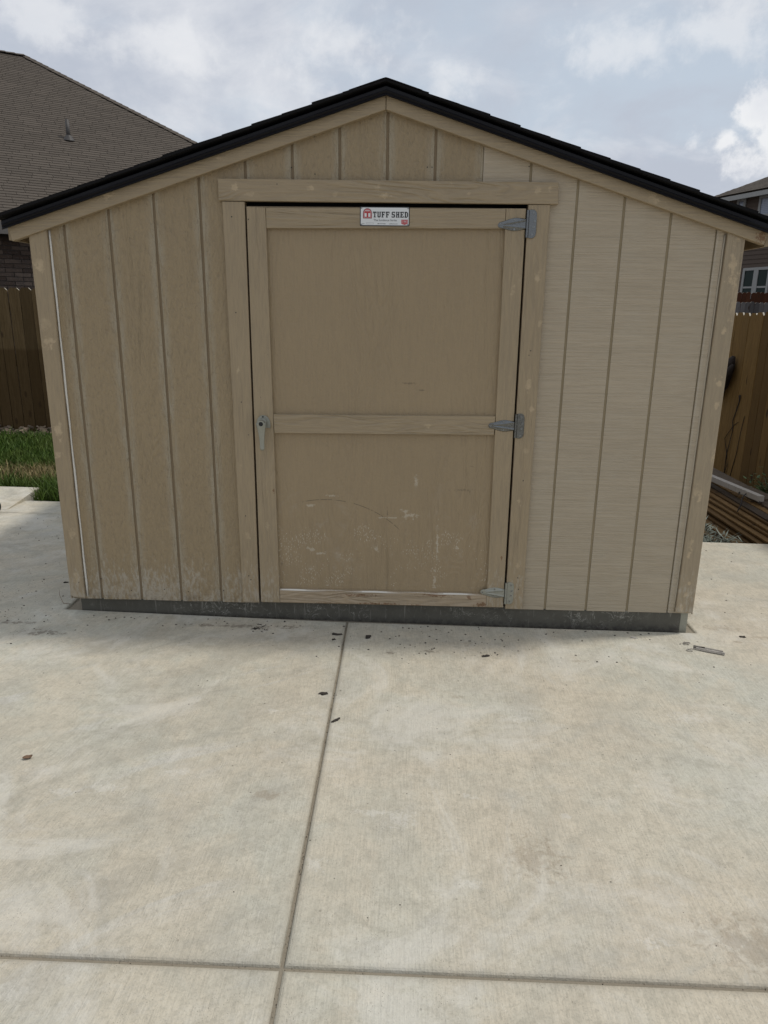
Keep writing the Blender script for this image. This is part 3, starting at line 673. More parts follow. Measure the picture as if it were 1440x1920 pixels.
# roof: deck, black drip edge, overlapping shingles
YO = YW - .048; YD = YB + .05
def slope_box(b, x0, x1, zt, th, y0, y1, mi=0):
    poly = [(x0, rk(x0, zt) - th), (x1, rk(x1, zt) - th), (x1, rk(x1, zt)), (x0, rk(x0, zt))]
    b.prism_y(poly, y0, y1, mi)
ZT = 2.413
for s_, xe in ((-1, -1.700), (1, 1.682)):
    xa, xb = (xe, XC) if s_ < 0 else (XC, xe)
    b = MB(); slope_box(b, xa, xb, ZT - .004, .018, YW + .003, YD); b.build('roof_deck', M['fascia'], shed)
    # drip edge: face with a rolled lower lip and a top flange
    b = MB()
    prof = [(YO + .012, 0.0), (YO, -.003), (YO - .001, -.014), (YO - .0045, -.018), (YO - .0015, -.022), (YO + .001, -.027), (YO - .005, -.033), (YO + .003, -.036), (YO + .03, -.036)]
    vs = []
    for x in (xa, xb):
        for y, dz_ in prof: vs.append((*P2(x, rk(x, ZT) + dz_, y), y)); 
    vs = [(a, c, z) for a, z, c in vs]
    n = len(prof); b.add(vs, [(i, i + 1, n + i + 1, n + i) for i in range(n - 1)])
    o = b.build('drip_edge', M['drip'], shed); sm = o.modifiers.new('thick', 'SOLIDIFY'); sm.thickness = .0012
    # gutterless eave fascia
    b = MB(); xf = -1.668 if s_ < 0 else 1.640
    b.box(xf - .008, xf + .008, YW + .003, YD - .02, rk(xf, ZT) - .09, rk(xf, ZT) - .024); b.build('eave_fascia', M['cornL'], shed)
    # shingle courses: exposure 12.6 cm measured level, each sits on the one below
    e = .1262; ncr = 14
    for c in range(ncr):
        xs = xe + (-s_) * e * c; xf2 = xs + (-s_) * e * 1.9
        if (xf2 - XC) * s_ < 0: xf2 = XC
        yy = YO - .012
        for q in range(3):
            y0 = yy + (YD - yy) * q / 3 + (0 if q == 0 else .0015); y1 = yy + (YD - yy) * (q + 1) / 3
            if q == 0: y0 += random.uniform(-.007, .005)
            th = .0062; zl = ZT + .001 + .0095 - random.uniform(0, .0012)
            # thick butt at the lower end, thinning up the slope
            zb_ = rk(xs, ZT) + .002; pts = [(xs, zb_ ), (xs, zb_ + .0140), (xf2, rk(xf2, ZT) + .0085), (xf2, rk(xf2, ZT) + .001)]
            if s_ > 0: pts = pts[::-1]
            b = MB(); b.prism_y(pts if s_ < 0 else pts, y0, y1); b.build('shingle', M['roofblk'], shed)
for q in range(9):
    b = MB(); y0 = YO - .014 + q * (YD - YO) / 9; y1 = y0 + (YD - YO) / 9 * 1.0 + (.0 if q < 8 else 0)
    pts = []
    for dx_ in (-.15, -.012, 0, .012, .15): pts.append((XC + dx_, rk(XC + dx_, ZT) + (.012 if abs(dx_) > .1 else .011 - .001 * (dx_ == 0))))
    top = [(x, z + .0035) for x, z in pts]
    b.prism_y(pts + top[::-1], y0, y1 - .001); b.build('ridge_cap', M['roofblk'], shed)

# door casing
YC = YW - .020
pc = [((.667, YC, 1.665), (.018, 1, .03)), ((.685, YC, 1.47), (.012, 1, .02)), ((.655, YC, 1.20), (.018, 1, .03)), ((.675, YC, 1.09), (.012, 1, .02)), ((.668, YC, .89), (.012, 1, .018)), ((.652, YC, .64), (.012, 1, .02)),
      ((.66, YC, .33), (.01, 1, .02)), ((-.672, YC, 1.25), (.012, 1, .018)), ((-.68, YC, .8), (.01, 1, .015)), ((-.66, YC, .45), (.012, 1, .02))]
hd = [((-.655, YC, 2.02), (.02, 1, .014)), ((-.585, YC, 1.99), (.025, 1, .01)), ((-.33, YC, 2.018), (.02, 1, .012)), ((-.22, YC, 1.995), (.018, 1, .009)), ((-.045, YC, 2.018), (.016, 1, .011)), ((-.01, YC, 1.99), (.026, 1, .011)),
      ((.27, YC, 2.03), (.014, 1, .011)), ((.35, YC, 2.00), (.012, 1, .008)), ((.64, YC, 2.015), (.012, 1, .022)), ((.695, YC, 2.018), (.014, 1, .014))]
M['case'] = mat('casing_paint', trimf(True, pc)); M['head'] = mat('header_paint', trimf(False, hd, grainamp=1.1))
b = MB(); b.prism_y(quad_at([(-.731, 1.967), (.735, 1.963), (.729, 2.050), (-.731, 2.055)], YC - .004), YC - .004, YW + .0, 0, .002)
casing_head = b.build('door_header_board', M['head'], shed)
b = MB(); b.prism_y(quad_at([(-.705, .092), (-.623, .090), (-.6185, 1.964), (-.716, 1.964)], YC), YC, YW + .03, 0, .0015); b.build('door_jamb_board', M['case'], shed)
b = MB(); b.prism_y(quad_at([(.6165, .086), (.702, .085), (.701, 1.961), (.608, 1.961)], YC), YC, YW + .03, 0, .0015); b.build('door_jamb_board', M['case'], shed)

# the door leaf: flush sheet with applied stiles and rails
YP = YW - .002; YS = YW - .020
door = MB(); door.prism_y([(-.606, .093), (.600, .093), (.596, 1.945), (-.604, 1.945)], YP, YP + .035)
M['panel'] = mat('door_panel_paint', door_panel)
door = door.build('door', M['panel'], shed, label='wide tan door scuffed with pale chips on its lower half')
M['rail'] = mat('rail_paint', trimf(False, [((.2, YS, 1.0), (.02, 1, .01))], grainamp=.9))
M['stile'] = mat('stile_paint', trimf(True, [((-.565, YS, .5), (.01, 1, .02)), ((.56, YS, 1.6), (.012, 1, .02))], [((-.527, YS, .68), (.006, 1, .012)), ((.58, YS, .36), (.004, 1, .012))]))
M['brail'] = mat('bottom_rail_paint', trimf(False, (), [((.27, YS, .158), (.07, 1, .012)), ((.43, YS, .152), (.012, 1, .014)), ((-.12, YS, .15), (.10, 1, .008)), ((-.28, YS, .10), (.06, 1, .006)), ((.0, YS, .105), (.10, 1, .007)), ((.15, YS, .10), (.06, 1, .006)),
                                                        ((.50, YS, .115), (.04, 1, .012))], col0=(.37, .285, .19), grainamp=1.0, scuff=.15))
def dpart(name, q, m_, y=YS, y1=YP):
    b = MB(); b.prism_y(quad_at(q, y), y, y1, 0, .0015); return b.build(name, m_, door)
dpart('stile', [(-.613, .094), (-.5175, .092), (-.528, 1.940), (-.611, 1.944)], M['stile'])
dpart('stile', [(.5215, .093), (.6055, .092), (.5985, 1.945), (.5135, 1.945)], M['stile'])
dpart('top_rail', [(-.5265, 1.857), (.512, 1.864), (.512, 1.944), (-.5265, 1.940)], M['rail'])
dpart('lock_rail', [(-.5195, .954), (.5135, .961), (.5155, 1.049), (-.5215, 1.042)], M['rail'])
dpart('bottom_rail', [(-.516, .094), (.5205, .092), (.5205, .160), (-.516, .164)], M['brail'])
b = MB(); b.tube([(-.512 + t * 1.03, YS + .004, .1685 - .004 * t + .0008 * math.sin(t * 31)) for t in ts], [.0048 + .0008 * math.sin(t * 17) for t in ts], 6)
b.build('caulk_line', M['caulk'], door, smooth=True)

# hinges: strap with pressed rib, leaf plate with knuckle
def hinge(cx, cz, lean, m_, n):
    b = MB(); y0 = YS - .001; s_ = 1.0
    # strap as a lofted sheet: along u (0 at the knuckle, 1 at the tip)
    NU, NV = 26, 15
    prof = [(0, .021), (.12, .0235), (.30, .0265), (.45, .0262), (.62, .0215), (.80, .0145), (.90, .0125), (.96, .0095), (.99, .0045), (1., .0006)]
    def hw(u):
        for (a, p_), (c, q_) in zip(prof, prof[1:]):
            if u <= c: return p_ + (q_ - p_) * (u - a) / (c - a)
        return 0
    Ls = .118; vs = []
    for i in range(NU):
        u = i / (NU - 1); u = 1 - (1 - u) ** 1.15 if u < 1 else 1; w_ = hw(u)
        for j in range(NV):
            v = (j / (NV - 1)) * 2 - 1
            zz = v * w_; x = -.010 - u * Ls
            # pressed rib: wide at the knuckle, closing to a point
            rw = .016 * (1 - u / .80) + .0045 if u < .80 else 0
            ridge = 0
            if rw > 0:
                d_ = abs(abs(zz) - rw * .82) / .0042; ridge = max(0, 1 - d_ * d_) * .0055 * min(1, (1 - u / .8) * 5 + .2)
                if abs(zz) < rw * .82: ridge = max(ridge, .0022 * min(1, (1 - u / .8) * 5))
            edge_ = .0022 if abs(v) < .93 else .0008
            vs.append((cx + x, y0 - edge_ - ridge, cz + zz + u * lean))
    fs = [(i * NV + j, i * NV + j + 1, (i + 1) * NV + j + 1, (i + 1) * NV + j) for i in range(NU - 1) for j in range(NV - 1)]
    # skirt back to the wood
    o = len(vs); rim = [i * NV for i in range(NU)] + [(NU - 1) * NV + j for j in range(1, NV)] + [i * NV + NV - 1 for i in range(NU - 2, -1, -1)]
    for q in rim: x, y, z = vs[q]; vs.append((x, y0 + .0015, z))
    L2 = len(rim)
    for q in range(L2 - 1): fs.append((rim[q], o + q, o + q + 1, rim[q + 1]))
    b.add(vs, fs, 0)
    # leaf plate: rounded outer corners, three knuckles
    lp = [(0, -.056), (.012, -.058), (.024, -.055), (.031, -.046), (.033, -.03), (.033, .03), (.031, .046), (.024, .055), (.012, .058), (0, .056)]
    yj = YC - .001
    b.prism_y([(cx + x + .004, cz + z) for x, z in lp], yj - .003, yj + .001, 0, .0008)
    for z0, z1 in ((-.055, -.024), (.024, .055), (-.023, .023)):
        rr = .0058; b.tube([(cx - .002 if abs(z1 - z0) < .04 else cx - .002, yj - .004, cz + z0), (cx - .002, yj - .004, cz + z1)], rr, 12, 0)
    for x, z in ((.017, .043), (.023, .012), (.020, -.012), (.015, -.043)):
        b.tube([(cx + x + .004, yj - .0025, cz + z), (cx + x + .004, yj - .0052, cz + z)], [.0055, .0042], 10, 1); b.tube([(cx + x + .004, yj - .0051, cz + z), (cx + x + .004, yj - .0056, cz + z)], .0018, 6, 2)
    for x, z in ((-.058, .0185), (-.058, -.0185), (-.118, 0)):
        b.tube([(cx + x, y0 - .0018, cz + z + lean * .5), (cx + x, y0 - .0046, cz + z + lean * .5)], [.0050, .0038], 10, 1); b.tube([(cx + x, y0 - .0045, cz + z + lean * .5), (cx + x, y0 - .0050, cz + z + lean * .5)], .0016, 6, 2)
    o = b.build('hinge', m_ + [M['screw'], M['hole']], door)
    for q in range(min(len(fs), (NU - 1) * (NV - 1))): o.data.polygons[q].use_smooth = True
    return o
hz_ = [P2(.6095, 1.883, YC), P2(.6135, 1.006, YC), P2(.6155, .170, YC)]
hinge(hz_[0][0], hz_[0][1], -.006, [M['zinc']], 0); hinge(hz_[1][0], hz_[1][1], 0.0, [M['zinc']], 1)
h3 = hinge(hz_[2][0], hz_[2][1], .004, [M['zincdull']], 2); h3['label'] = 'dull hinge smeared with tan paint'

# handle: D-shaped rose, boss, hanging lever
b = MB(); hx, hzv = -.5645, 1.008
rose = [(-.031, -.026), (.031, -.026), (.033, -.012), (.030, .008), (.022, .023), (.010, .031), (-.004, .033), (-.017, .028), (-.027, .016), (-.032, 0), (-.033, -.014)]
b.prism_y([(hx + x, hzv + z) for x, z in rose], YS - .006, YS + .001, 0, .002)
b.tube([(hx, YS - .004, hzv + .002), (hx, YS - .018, hzv + .002), (hx, YS - .019, hzv + .002), (hx, YS - .040, hzv + .002), (hx, YS - .052, hzv)], [.0175, .0165, .0125, .0125, .0135], 20)
lv = []
for i in range(15):
    t = i / 14; lv.append((t, .0145 * (1 - t) ** 2 + .0098 + (.0012 if t > .8 else 0)))
vs = []; yl_ = YS - .052
for t, w_ in lv:
    zc = hzv + .004 - t * .128; y_ = yl_ + .008 * math.sin(t * 3.0) * .6 + .010 * t
    if t > .93: w_ *= .72
    for an in range(12):
        a = 2 * math.pi * an / 12; vs.append((hx - .001 + math.cos(a) * w_ * (.93 if t < .05 else 1), y_ + math.sin(a) * .0048 - .006, zc))
fs = [(i * 12 + q, i * 12 + (q + 1) % 12, (i + 1) * 12 + (q + 1) % 12, (i + 1) * 12 + q) for i in range(14) for q in range(12)] + [tuple(range(12)), tuple(14 * 12 + q for q in range(12))]
b.add(vs, fs, 0)
b.tube([(hx, YS - .046, hzv + .002), (hx, YS - .064, hzv + .001)], [.0165, .0150], 20)
b.tube([(hx, YS - .0635, hzv + .001), (hx, YS - .0650, hzv + .001)], .0100, 18, 1)
b.tube([(hx - .001, YS - .0058, hzv + .026), (hx - .001, YS - .0066, hzv + .026)], .004, 8, 1)
o = b.build('door_handle', [M['zincdull'], M['hole']], door, smooth=False)
for p_ in o.data.polygons: p_.use_smooth = len(p_.vertices) == 4
# nails and dark nail holes on trim and siding
b = MB(); r = random.Random(11)
holes = [(-.672, 1.90), (-.60, 1.89), (-.672, 1.5), (-.665, 1.1), (-.668, .55), (-.665, .24), (-.655, .22), (.665, .26), (.672, .20), (.655, 1.35), (.66, .75)]
for x, z in holes: b.tube([(x, YC - .0004, z), (x, YC + .002, z)], .0028, 7)
for x, z in ((-.31, 2.22), (-.31, 2.075), (.19, 2.105), (.17, 2.105), (-.80, .15), (-.98, .14), (-1.10, .15), (-1.27, .14), (-1.42, .2), (.60, 2.11), (-.41, 2.10)): b.tube([(x, YW - .0004, z), (x, YW + .002, z)], .0026, 7)
tag(b.build('nail_holes', M['hole'], shed), kind='stuff')

# ------------------------------------------------------------------ maker's plate on the top rail
sx0, sx1, sz0, sz1 = *[P2(-.1165, 0, YS)[0], P2(.0985, 0, YS)[0]], P2(0, 1.8695, YS)[1], P2(0, 1.9475, YS)[1]
sw_, sh_ = sx1 - sx0, sz1 - sz0
sign = thing('name_plate', (0.5 * (sx0 + sx1), YS, sz0), 'small white metal name plate with black letters screwed to the door top', 'sign')
def rrect(x0, x1, z0, z1, r_): 
    out = []
    for cx, cz, a0 in ((x1 - r_, z0 + r_, -90), (x1 - r_, z1 - r_, 0), (x0 + r_, z1 - r_, 90), (x0 + r_, z0 + r_, 180)):
        for q in range(4): a = math.radians(a0 + q * 30); out.append((cx + r_ * math.cos(a), cz + r_ * math.sin(a)))
    return out
b = MB(); b.prism_y(rrect(sx0, sx1, sz0, sz1, .004), YS - .0014, YS - .0002); b.build('plate', M['ink'], sign)
b = MB(); b.prism_y(rrect(sx0 + .0035, sx1 - .0035, sz0 + .0035, sz1 - .0035, .003), YS - .0020, YS - .0013); b.build('plate_face', M['white'], sign)
YT = YS - .0026
def sp(u, v): return (sx0 + u * sw_, sz1 - v * sh_)          # plate coordinates, 0..1 from the top-left
def text(body, u0, v0, h, m_, bold=0., width=None, name='lettering'):
    cu = bpy.data.curves.new(name, 'FONT'); cu.body = body; cu.size = 1; cu.offset = bold; cu.extrude = 0.0
    o = bpy.data.objects.new(name, cu); C.objects.link(o); dg = bpy.context.evaluated_depsgraph_get(); me = bpy.data.meshes.new_from_object(o.evaluated_get(dg))
    bpy.data.objects.remove(o); co = np.array([v.co[:] for v in me.vertices]); w0 = co[:, 0].max() - co[:, 0].min(); h0 = co[:, 1].max() - co[:, 1].min()
    sc = h / h0; sxx = (width / w0) if width else sc; x0, z0 = sp(u0, v0)
    for v in me.vertices: v.co = (x0 + (v.co.x - co[:, 0].min()) * sxx, YT, z0 + (v.co.y - co[:, 1].min()) * sc)
    me.materials.clear(); me.materials.append(m_); return obj(name, me, sign)
# slab-serif capitals drawn on a 5 x 7 grid of strokes
def slab(letter):
    s5, s7 = 5., 7.; B = []
    st = 1.45
    if letter == 'T': B = [(0, 5, 5.7, 7), (0, .7, 4.6, 7), (4.3, 5, 4.6, 7), (1.75, 3.25, 0, 7), (1.1, 3.9, 0, .9)]
    if letter == 'U': B = [(.3, 1.85, .8, 7), (3.15, 4.7, .8, 7), (.9, 4.1, 0, 1.3), (-.1, 2.1, 6.1, 7), (2.9, 5.1, 6.1, 7)]
    if letter == 'F': B = [(.4, 2., 0, 7), (-.1, 4.9, 5.8, 7), (.4, 3.7, 2.9, 4.), (3., 3.7, 2.4, 4.5), (4.2, 4.9, 4.8, 7), (-.1, 2.6, 0, .9)]
    if letter == 'S': B = [(.7, 4.2, 0, 1.2), (.1, .8, 0, 2.2), (3.2, 4.8, .6, 3.4), (.6, 4.3, 2.9, 4.1), (.2, 1.7, 3.6, 6.4), (.8, 4.2, 5.8, 7), (4.1, 4.8, 4.9, 7)]
    if letter == 'H': B = [(.4, 1.9, 0, 7), (3.1, 4.6, 0, 7), (.4, 4.6, 2.9, 4.1), (-.1, 2.3, 0, .9), (2.7, 5.1, 0, .9), (-.1, 2.3, 6.1, 7), (2.7, 5.1, 6.1, 7)]
    if letter == 'E': B = [(.4, 2., 0, 7), (-.1, 4.9, 5.8, 7), (-.1, 4.9, 0, 1.2), (.4, 3.6, 2.9, 4.), (3., 3.6, 2.4, 4.5), (4.2, 4.9, 4.8, 7), (4.2, 4.9, 0, 2.2)]
    if letter == 'D': B = [(.4, 2., 0, 7), (-.1, 3.7, 5.8, 7), (-.1, 3.7, 0, 1.2), (3.3, 4.9, 1., 6.)]
    return B
b = MB(); u = .262; lh = .300; lw = .078
for ch in 'TUFF SHED':
    if ch == ' ': u += .026; continue
    for i_, (x0, x1, z0, z1) in enumerate(slab(ch)):
        a, c = sp(u + x0 / 5 * lw * .92, .555), sp(u + x1 / 5 * lw * .92, .555)
        hh = lh * sh_ / 7; y_ = YT - .00003 * i_
        b.add([(a[0], y_, a[1] + z0 * hh), (c[0], y_, a[1] + z0 * hh), (c[0], y_, a[1] + z1 * hh), (a[0], y_, a[1] + z1 * hh)], [(0, 1, 2, 3)])
    u += lw * 1.12
b.build('lettering', M['ink'], sign)
text('The Sundance Series', .275, .745, .0085, M['inkgrey'], .004, .47 * sw_)
text('MODEL', .04, .90, .0030, M['inkgrey'], 0, .055 * sw_); text('888-TUFF-SHED', .355, .90, .0034, M['ink'], .01, .165 * sw_); text('tuffshed.com', .585, .90, .0034, M['ink'], .01, .18 * sw_)
b = MB(); a = sp(.13, .905); c = sp(.275, .825)
for x0, x1, z0, z1 in ((a[0], c[0], a[1], a[1] + .0005), (a[0], c[0], c[1] - .0005, c[1]), (a[0], a[0] + .0005, a[1] + .0005, c[1] - .0005), (c[0] - .0005, c[0], a[1] + .0005, c[1] - .0005)):
    b.add([(x0, YT, z0), (x1, YT, z0), (x1, YT, z1), (x0, YT, z1)], [(0, 1, 2, 3)])
b.build('serial_box', M['inkgrey'], sign)
# emblem: an arched barn with a T in it
def flat(polys, name, m_, dy=0.):
    b = MB()
    for i_, P_ in enumerate(polys): b.add([(x, YT - dy, z) for x, z in P_], [tuple(range(len(P_)))])
    return b.build(name, m_, sign)
def arch(u0, u1, v0, v1): 
    x0, z0 = sp(u0, v1); x1, z1 = sp(u1, v0); cx = (x0 + x1) / 2; rr = (x1 - x0) / 2; hz2 = z0 + (z1 - z0) * .52
    return [(x0, z0), (x1, z0)] + [(cx + rr * math.cos(t), hz2 + (z1 - hz2) * math.sin(t)) for t in [math.pi * q / 10 for q in range(11)]]
flat([arch(.062, .240, .085, .610)], 'emblem', M['ink']); flat([arch(.068, .234, .100, .598)], 'emblem', M['red'], .0003)
flat([arch(.078, .224, .128, .578)], 'emblem', M['pink'], .0006); flat([arch(.086, .216, .150, .560)], 'emblem', M['red'], .0009)
def rc(u0, u1, v0, v1): a = sp(u0, v1); c = sp(u1, v0); return [(a[0], a[1]), (c[0], a[1]), (c[0], c[1]), (a[0], c[1])]
flat([rc(.094, .134, .34, .53), rc(.168, .208, .34, .53), rc(.110, .192, .20, .235)], 'emblem', M['white'], .0012)
bx = [sp(.835, .66), sp(.835, .87), sp(.90, .93), sp(.965, .87), sp(.965, .66)]
flat([bx], 'badge', M['red'], .0003); flat([rc(.845, .955, .675, .69), rc(.845, .955, .83, .845), rc(.845, .852, .69, .83), rc(.948, .955, .69, .83)], 'badge', M['pink'], .0006)
t_ = text('5 YEAR', .862, .80, .0060, M['white'], .01, .075 * sw_)
for v in t_.data.vertices: v.co.y -= .0008
for u_, v_ in ((.022, .07), (.978, .07), (.022, .93), (.978, .93)):
    b = MB(); x, z = sp(u_ * .98 + .01, v_); b.tube([(x, YS - .0018, z), (x, YS - .0036, z)], [.0036, .0028], 10); b.build('screw', M['screw'], sign)

# ------------------------------------------------------------------ fences
def picket_mesh(h, w, t, mat_, dog=.028, name='picket', axis='x'):
    b = MB(); P_ = [(-w / 2, 0), (w / 2, 0), (w / 2, h - dog), (w / 2 - dog, h), (-w / 2 + dog, h), (-w / 2, h - dog)]
    b.prism_y(P_, -t / 2, t / 2); b.m[3] = b.m[5] = 1
    return b.mesh(name, [mat_, M['endgrain']])
def fence(name, label, p0, p1, z0, h, mat_, w=.139, gap=.004, rails=True, jit=.006, group=None, individually=True, postside=1, zf=None):
    p0 = Vector(p0); p1 = Vector(p1); L = (p1 - p0).length; d = (p1 - p0) / L; ang = math.atan2(d.y, d.x); n = int(L / (w + gap))
    f = thing(name, (p0.x, p0.y, z0), label, 'fence', group); nrm = Vector((-d.y, d.x)) * postside
    me = picket_mesh(h, w, .015, mat_); big = MB(); r = random.Random(hash(name) % 97 + n)
    for i in range(n):
        c = p0 + d * ((i + .5) * (w + gap)); dz_ = r.uniform(-jit, jit)
        if individually:
            o = obj('picket', me); o.parent = f; o.location = (c.x - p0.x, c.y - p0.y, dz_); o.rotation_euler = (r.uniform(-.003, .003), r.uniform(-.0035, .0035), ang + r.uniform(-.03, .03))
        else:
            MM = Matrix.Translation((c.x, c.y, z0 + dz_)) @ Matrix.Rotation(ang, 4, 'Z'); big.add([MM @ v.co for v in me.vertices], [tuple(p.vertices) for p in me.polygons])
    if not individually: tag(big.build('pickets', [mat_, M['endgrain']], f), kind='stuff')
    for zz in (.25, h * .5, h - .22):
        b = MB(); MM = Matrix.Translation((p0.x + nrm.x * .03, p0.y + nrm.y * .03, z0)) @ Matrix.Rotation(ang, 4, 'Z'); b.box(0, L, -.019, .019, zz - .045, zz + .045, 0, MM); b.build('rail', mat_, f)
    for j in range(int(L / 2.4) + 1):
        b = MB(); MM = Matrix.Translation((p0.x + nrm.x * .095, p0.y + nrm.y * .095, z0)) @ Matrix.Rotation(ang, 4, 'Z'); b.box(j * 2.4 - .045, j * 2.4 + .045, -.045, .045, -.1, h - .03, 0, MM); b.build('post', mat_, f)
    return f
random.seed(9)
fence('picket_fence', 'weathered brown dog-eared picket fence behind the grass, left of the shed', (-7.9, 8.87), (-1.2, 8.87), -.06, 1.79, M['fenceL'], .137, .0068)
fence('picket_fence', 'honey brown dog-eared picket fence running back beside the stacked boards', (3.4, 4.2), (3.4, 11.5), -.27, 1.812, M['fenceR'], .134, .0075, postside=-1, jit=.009)
fence('picket_fence', 'grey weathered fence top showing just above the honey brown fence', (5.5, 17.3), (14.5, 17.1), -.3, 2.105, M['fencegrey'], .10, .004, postside=1, jit=.012)
fence('picket_fence', 'dark red-brown fence top in front of the lower windows of the two-storey house', (6.5, 21), (15.5, 20.8), -.3, 2.43, M['fencered'], .12, .002, postside=1, jit=.012)

# ------------------------------------------------------------------ left house: brick, hipped shingle roof
d2 = Vector((.829, .559, 0)).normalized(); nb = Vector((-d2.y, d2.x, 0)); PITCH = .667
Cn = Vector((.03, 16.35, 2.806))                     # front right eave corner
RUN = 6.263; LEN = 24.
house = thing('brick_house', tuple(Cn - d2 * 8 + nb * 5 - Vector((0, 0, 2.806))), 'single-storey dark brick house with a big grey-brown hipped roof, left behind the fence', 'house')
upv = (nb + Vector((0, 0, PITCH))).normalized(); nrm = d2.cross(upv).normalized()
sl_len = RUN * math.sqrt(1 + PITCH ** 2)
def rp(u, v, h=0.): return Cn - d2 * u + upv * v + nrm * h      # u along the eave from the corner, v up the slope
A0 = Cn; A1 = Cn - d2 * LEN; B0 = rp(RUN, sl_len); B1 = Cn - d2 * (LEN - RUN) + upv * sl_len; D0 = Cn + nb * RUN * 2; D1 = A1 + nb * RUN * 2
b = MB(); b.add([A0, A1, D1, D0, B0, B1], [(0, 4, 5, 1), (0, 3, 4), (3, 2, 5, 4), (1, 5, 2), (0, 1, 2, 3)])
roof = b.build('roof', M['shgrey'], house)
EXP = .095; TL = .335
tabme = MB(); tabme.add([(0, 0, .000), (TL - .007, 0, .000), (TL - .007, 0, .012), (0, 0, .012), (TL - .007, .106, .003), (0, .106, .003)], [(0, 1, 2, 3), (3, 2, 4, 5), (0, 3, 5), (1, 4, 2)])
tabme = tabme.mesh('shingle', M['shgrey'])
Rt = Matrix((-d2, upv, nrm)).transposed()          # local x runs left along the eave
def pix(Pw):
    v = Pw - Vector((.09014, 0, 1.515)); z = v.dot(Fv)
    return (720 + 1331 * v.dot(Rv) / z, 960 - 1331 * v.dot(Uv) / z) if z > .1 else (-999, -999)
cand = []; bulk = MB(); r = random.Random(21)
for c in range(int(sl_len / EXP)):
    v = c * EXP; off = r.choice((0, .11, .19, .27)) 
    umin = v / math.sqrt(1 + PITCH ** 2); umax = LEN - umin; j = 0
    u_ = umin - off % .2 + .02
    while u_ < umax - TL:
        if u_ > umin + .005:
            P_ = rp(u_, v); px, py = pix(P_)
            Lr = r.uniform(.8, 1.2)
            if -60 < px < 520 and py < 1000:
                cand.append((P_.length, u_, v))
        u_ += TL
cand.sort(); near = cand[:300]; far = cand[300:]
for _, u_, v in near:
    o = obj('shingle', tabme); o.parent = roof; P_ = rp(u_, v, .002)
    o.matrix_parent_inverse = (house.matrix_basis @ roof.matrix_parent_inverse @ roof.matrix_basis).inverted()
    MM = Rt.to_4x4(); MM.translation = P_; o.matrix_basis = MM
for _, u_, v in far:
    MM = Rt.to_4x4(); MM.translation = rp(u_, v, .002); bulk.add([MM @ q.co for q in tabme.vertices], [tuple(p.vertices) for p in tabme.polygons])
o = bulk.build('shingles', M['shgrey'], roof); tag(o, kind='stuff')
# hip and ridge caps
def capline(a, c, n, par):
    b = MB(); a = Vector(a); c = Vector(c)
    for i in range(n):
        p0 = a.lerp(c, i / n); p1 = a.lerp(c, (i + 1.25) / n); dd = (p1 - p0).normalized(); sd = dd.cross(Vector((0, 0, 1))).normalized()
        lift0, lift1 = Vector((0, 0, .034)), Vector((0, 0, .022)); dn = Vector((0, 0, -.055))
        b.add([p0 + lift0, p0 + sd * .13 + dn * .6 + lift0 * .3, p0 - sd * .13 + dn * .6 + lift0 * .3, p1 + lift1, p1 + sd * .13 + dn * .6, p1 - sd * .13 + dn * .6, p0 + dn],
              [(0, 1, 4, 3), (0, 3, 5, 2), (0, 2, 6), (0, 6, 1)])
    b.build('ridge_cap', M['shgrey'], par)
capline(A0, B0, 60, roof); capline(B0, B1, 60, roof)
# fascia, gutter, soffit
b = MB()
for q0, q1 in ((A0, A1), (A0, D0), (D0, D1), (D1, A1)):
    e_ = (q1 - q0); L = e_.length; ex = e_.normalized(); ez = Vector((0, 0, 1)); ey = ez.cross(ex); MM = Matrix((ex, ey, ez)).transposed().to_4x4(); MM.translation = q0
    b.box(-.02, L + .02, -.02, .02, -.17, .01, 0, MM)
b.build('fascia', M['fascia'], house)
OV = .45; inn = lambda P_, a, c: P_ - d2 * a + nb * c
wx = [inn(A0, OV, OV), inn(A1, -OV, OV), inn(D1, -OV, -OV), inn(D0, OV, -OV)]
b = MB(); zt_, zb_ = 2.80, -.3
b.add([(p.x, p.y, zb_) for p in wx] + [(p.x, p.y, zt_ - .05) for p in wx], [(0, 1, 5, 4), (1, 2, 6, 5), (2, 3, 7, 6), (3, 0, 4, 7)])
wall = b.build('wall', M['mortar'], house)
BL, BH = .262, .071
bm_ = MB(); bm_.box(0, BL - .010, -.012, .02, 0, BH - .010); bme = bm_.mesh('brick', M['brick'])
rowsu = MB(); cand = []
Rb = Matrix((-d2, -nb, Vector((0, 0, 1)))).transposed(); w0 = wx[0]
for row in range(int(2.9 / BH)):
    z = -.2 + row * BH; u_ = -(row % 2) * BL / 2 + 6
    while u_ < 16:
        P_ = Vector((w0.x, w0.y, z)) - d2 * u_; P_.z = z; px, py = pix(P_)
        if -50 < px < 110 and 300 < py < 560: cand.append((u_, z))
        elif px > -400: 
            MM = Rb.to_4x4(); MM.translation = P_ + nb * r.uniform(-.002, .002); rowsu.add([MM @ q.co for q in bme.vertices], [tuple(p.vertices) for p in bme.polygons])
        u_ += BL
for u_, z in cand[:300]:
    o = obj('brick', bme); o.parent = wall; o.matrix_parent_inverse = (house.matrix_basis @ wall.matrix_parent_inverse @ wall.matrix_basis).inverted()
    MM = Rb.to_4x4(); MM.translation = Vector((w0.x, w0.y, z)) - d2 * u_ + nb * r.uniform(-.004, .003); MM.translation.z = z; o.matrix_basis = MM
tag(rowsu.build('bricks', M['brick'], wall), kind='stuff')
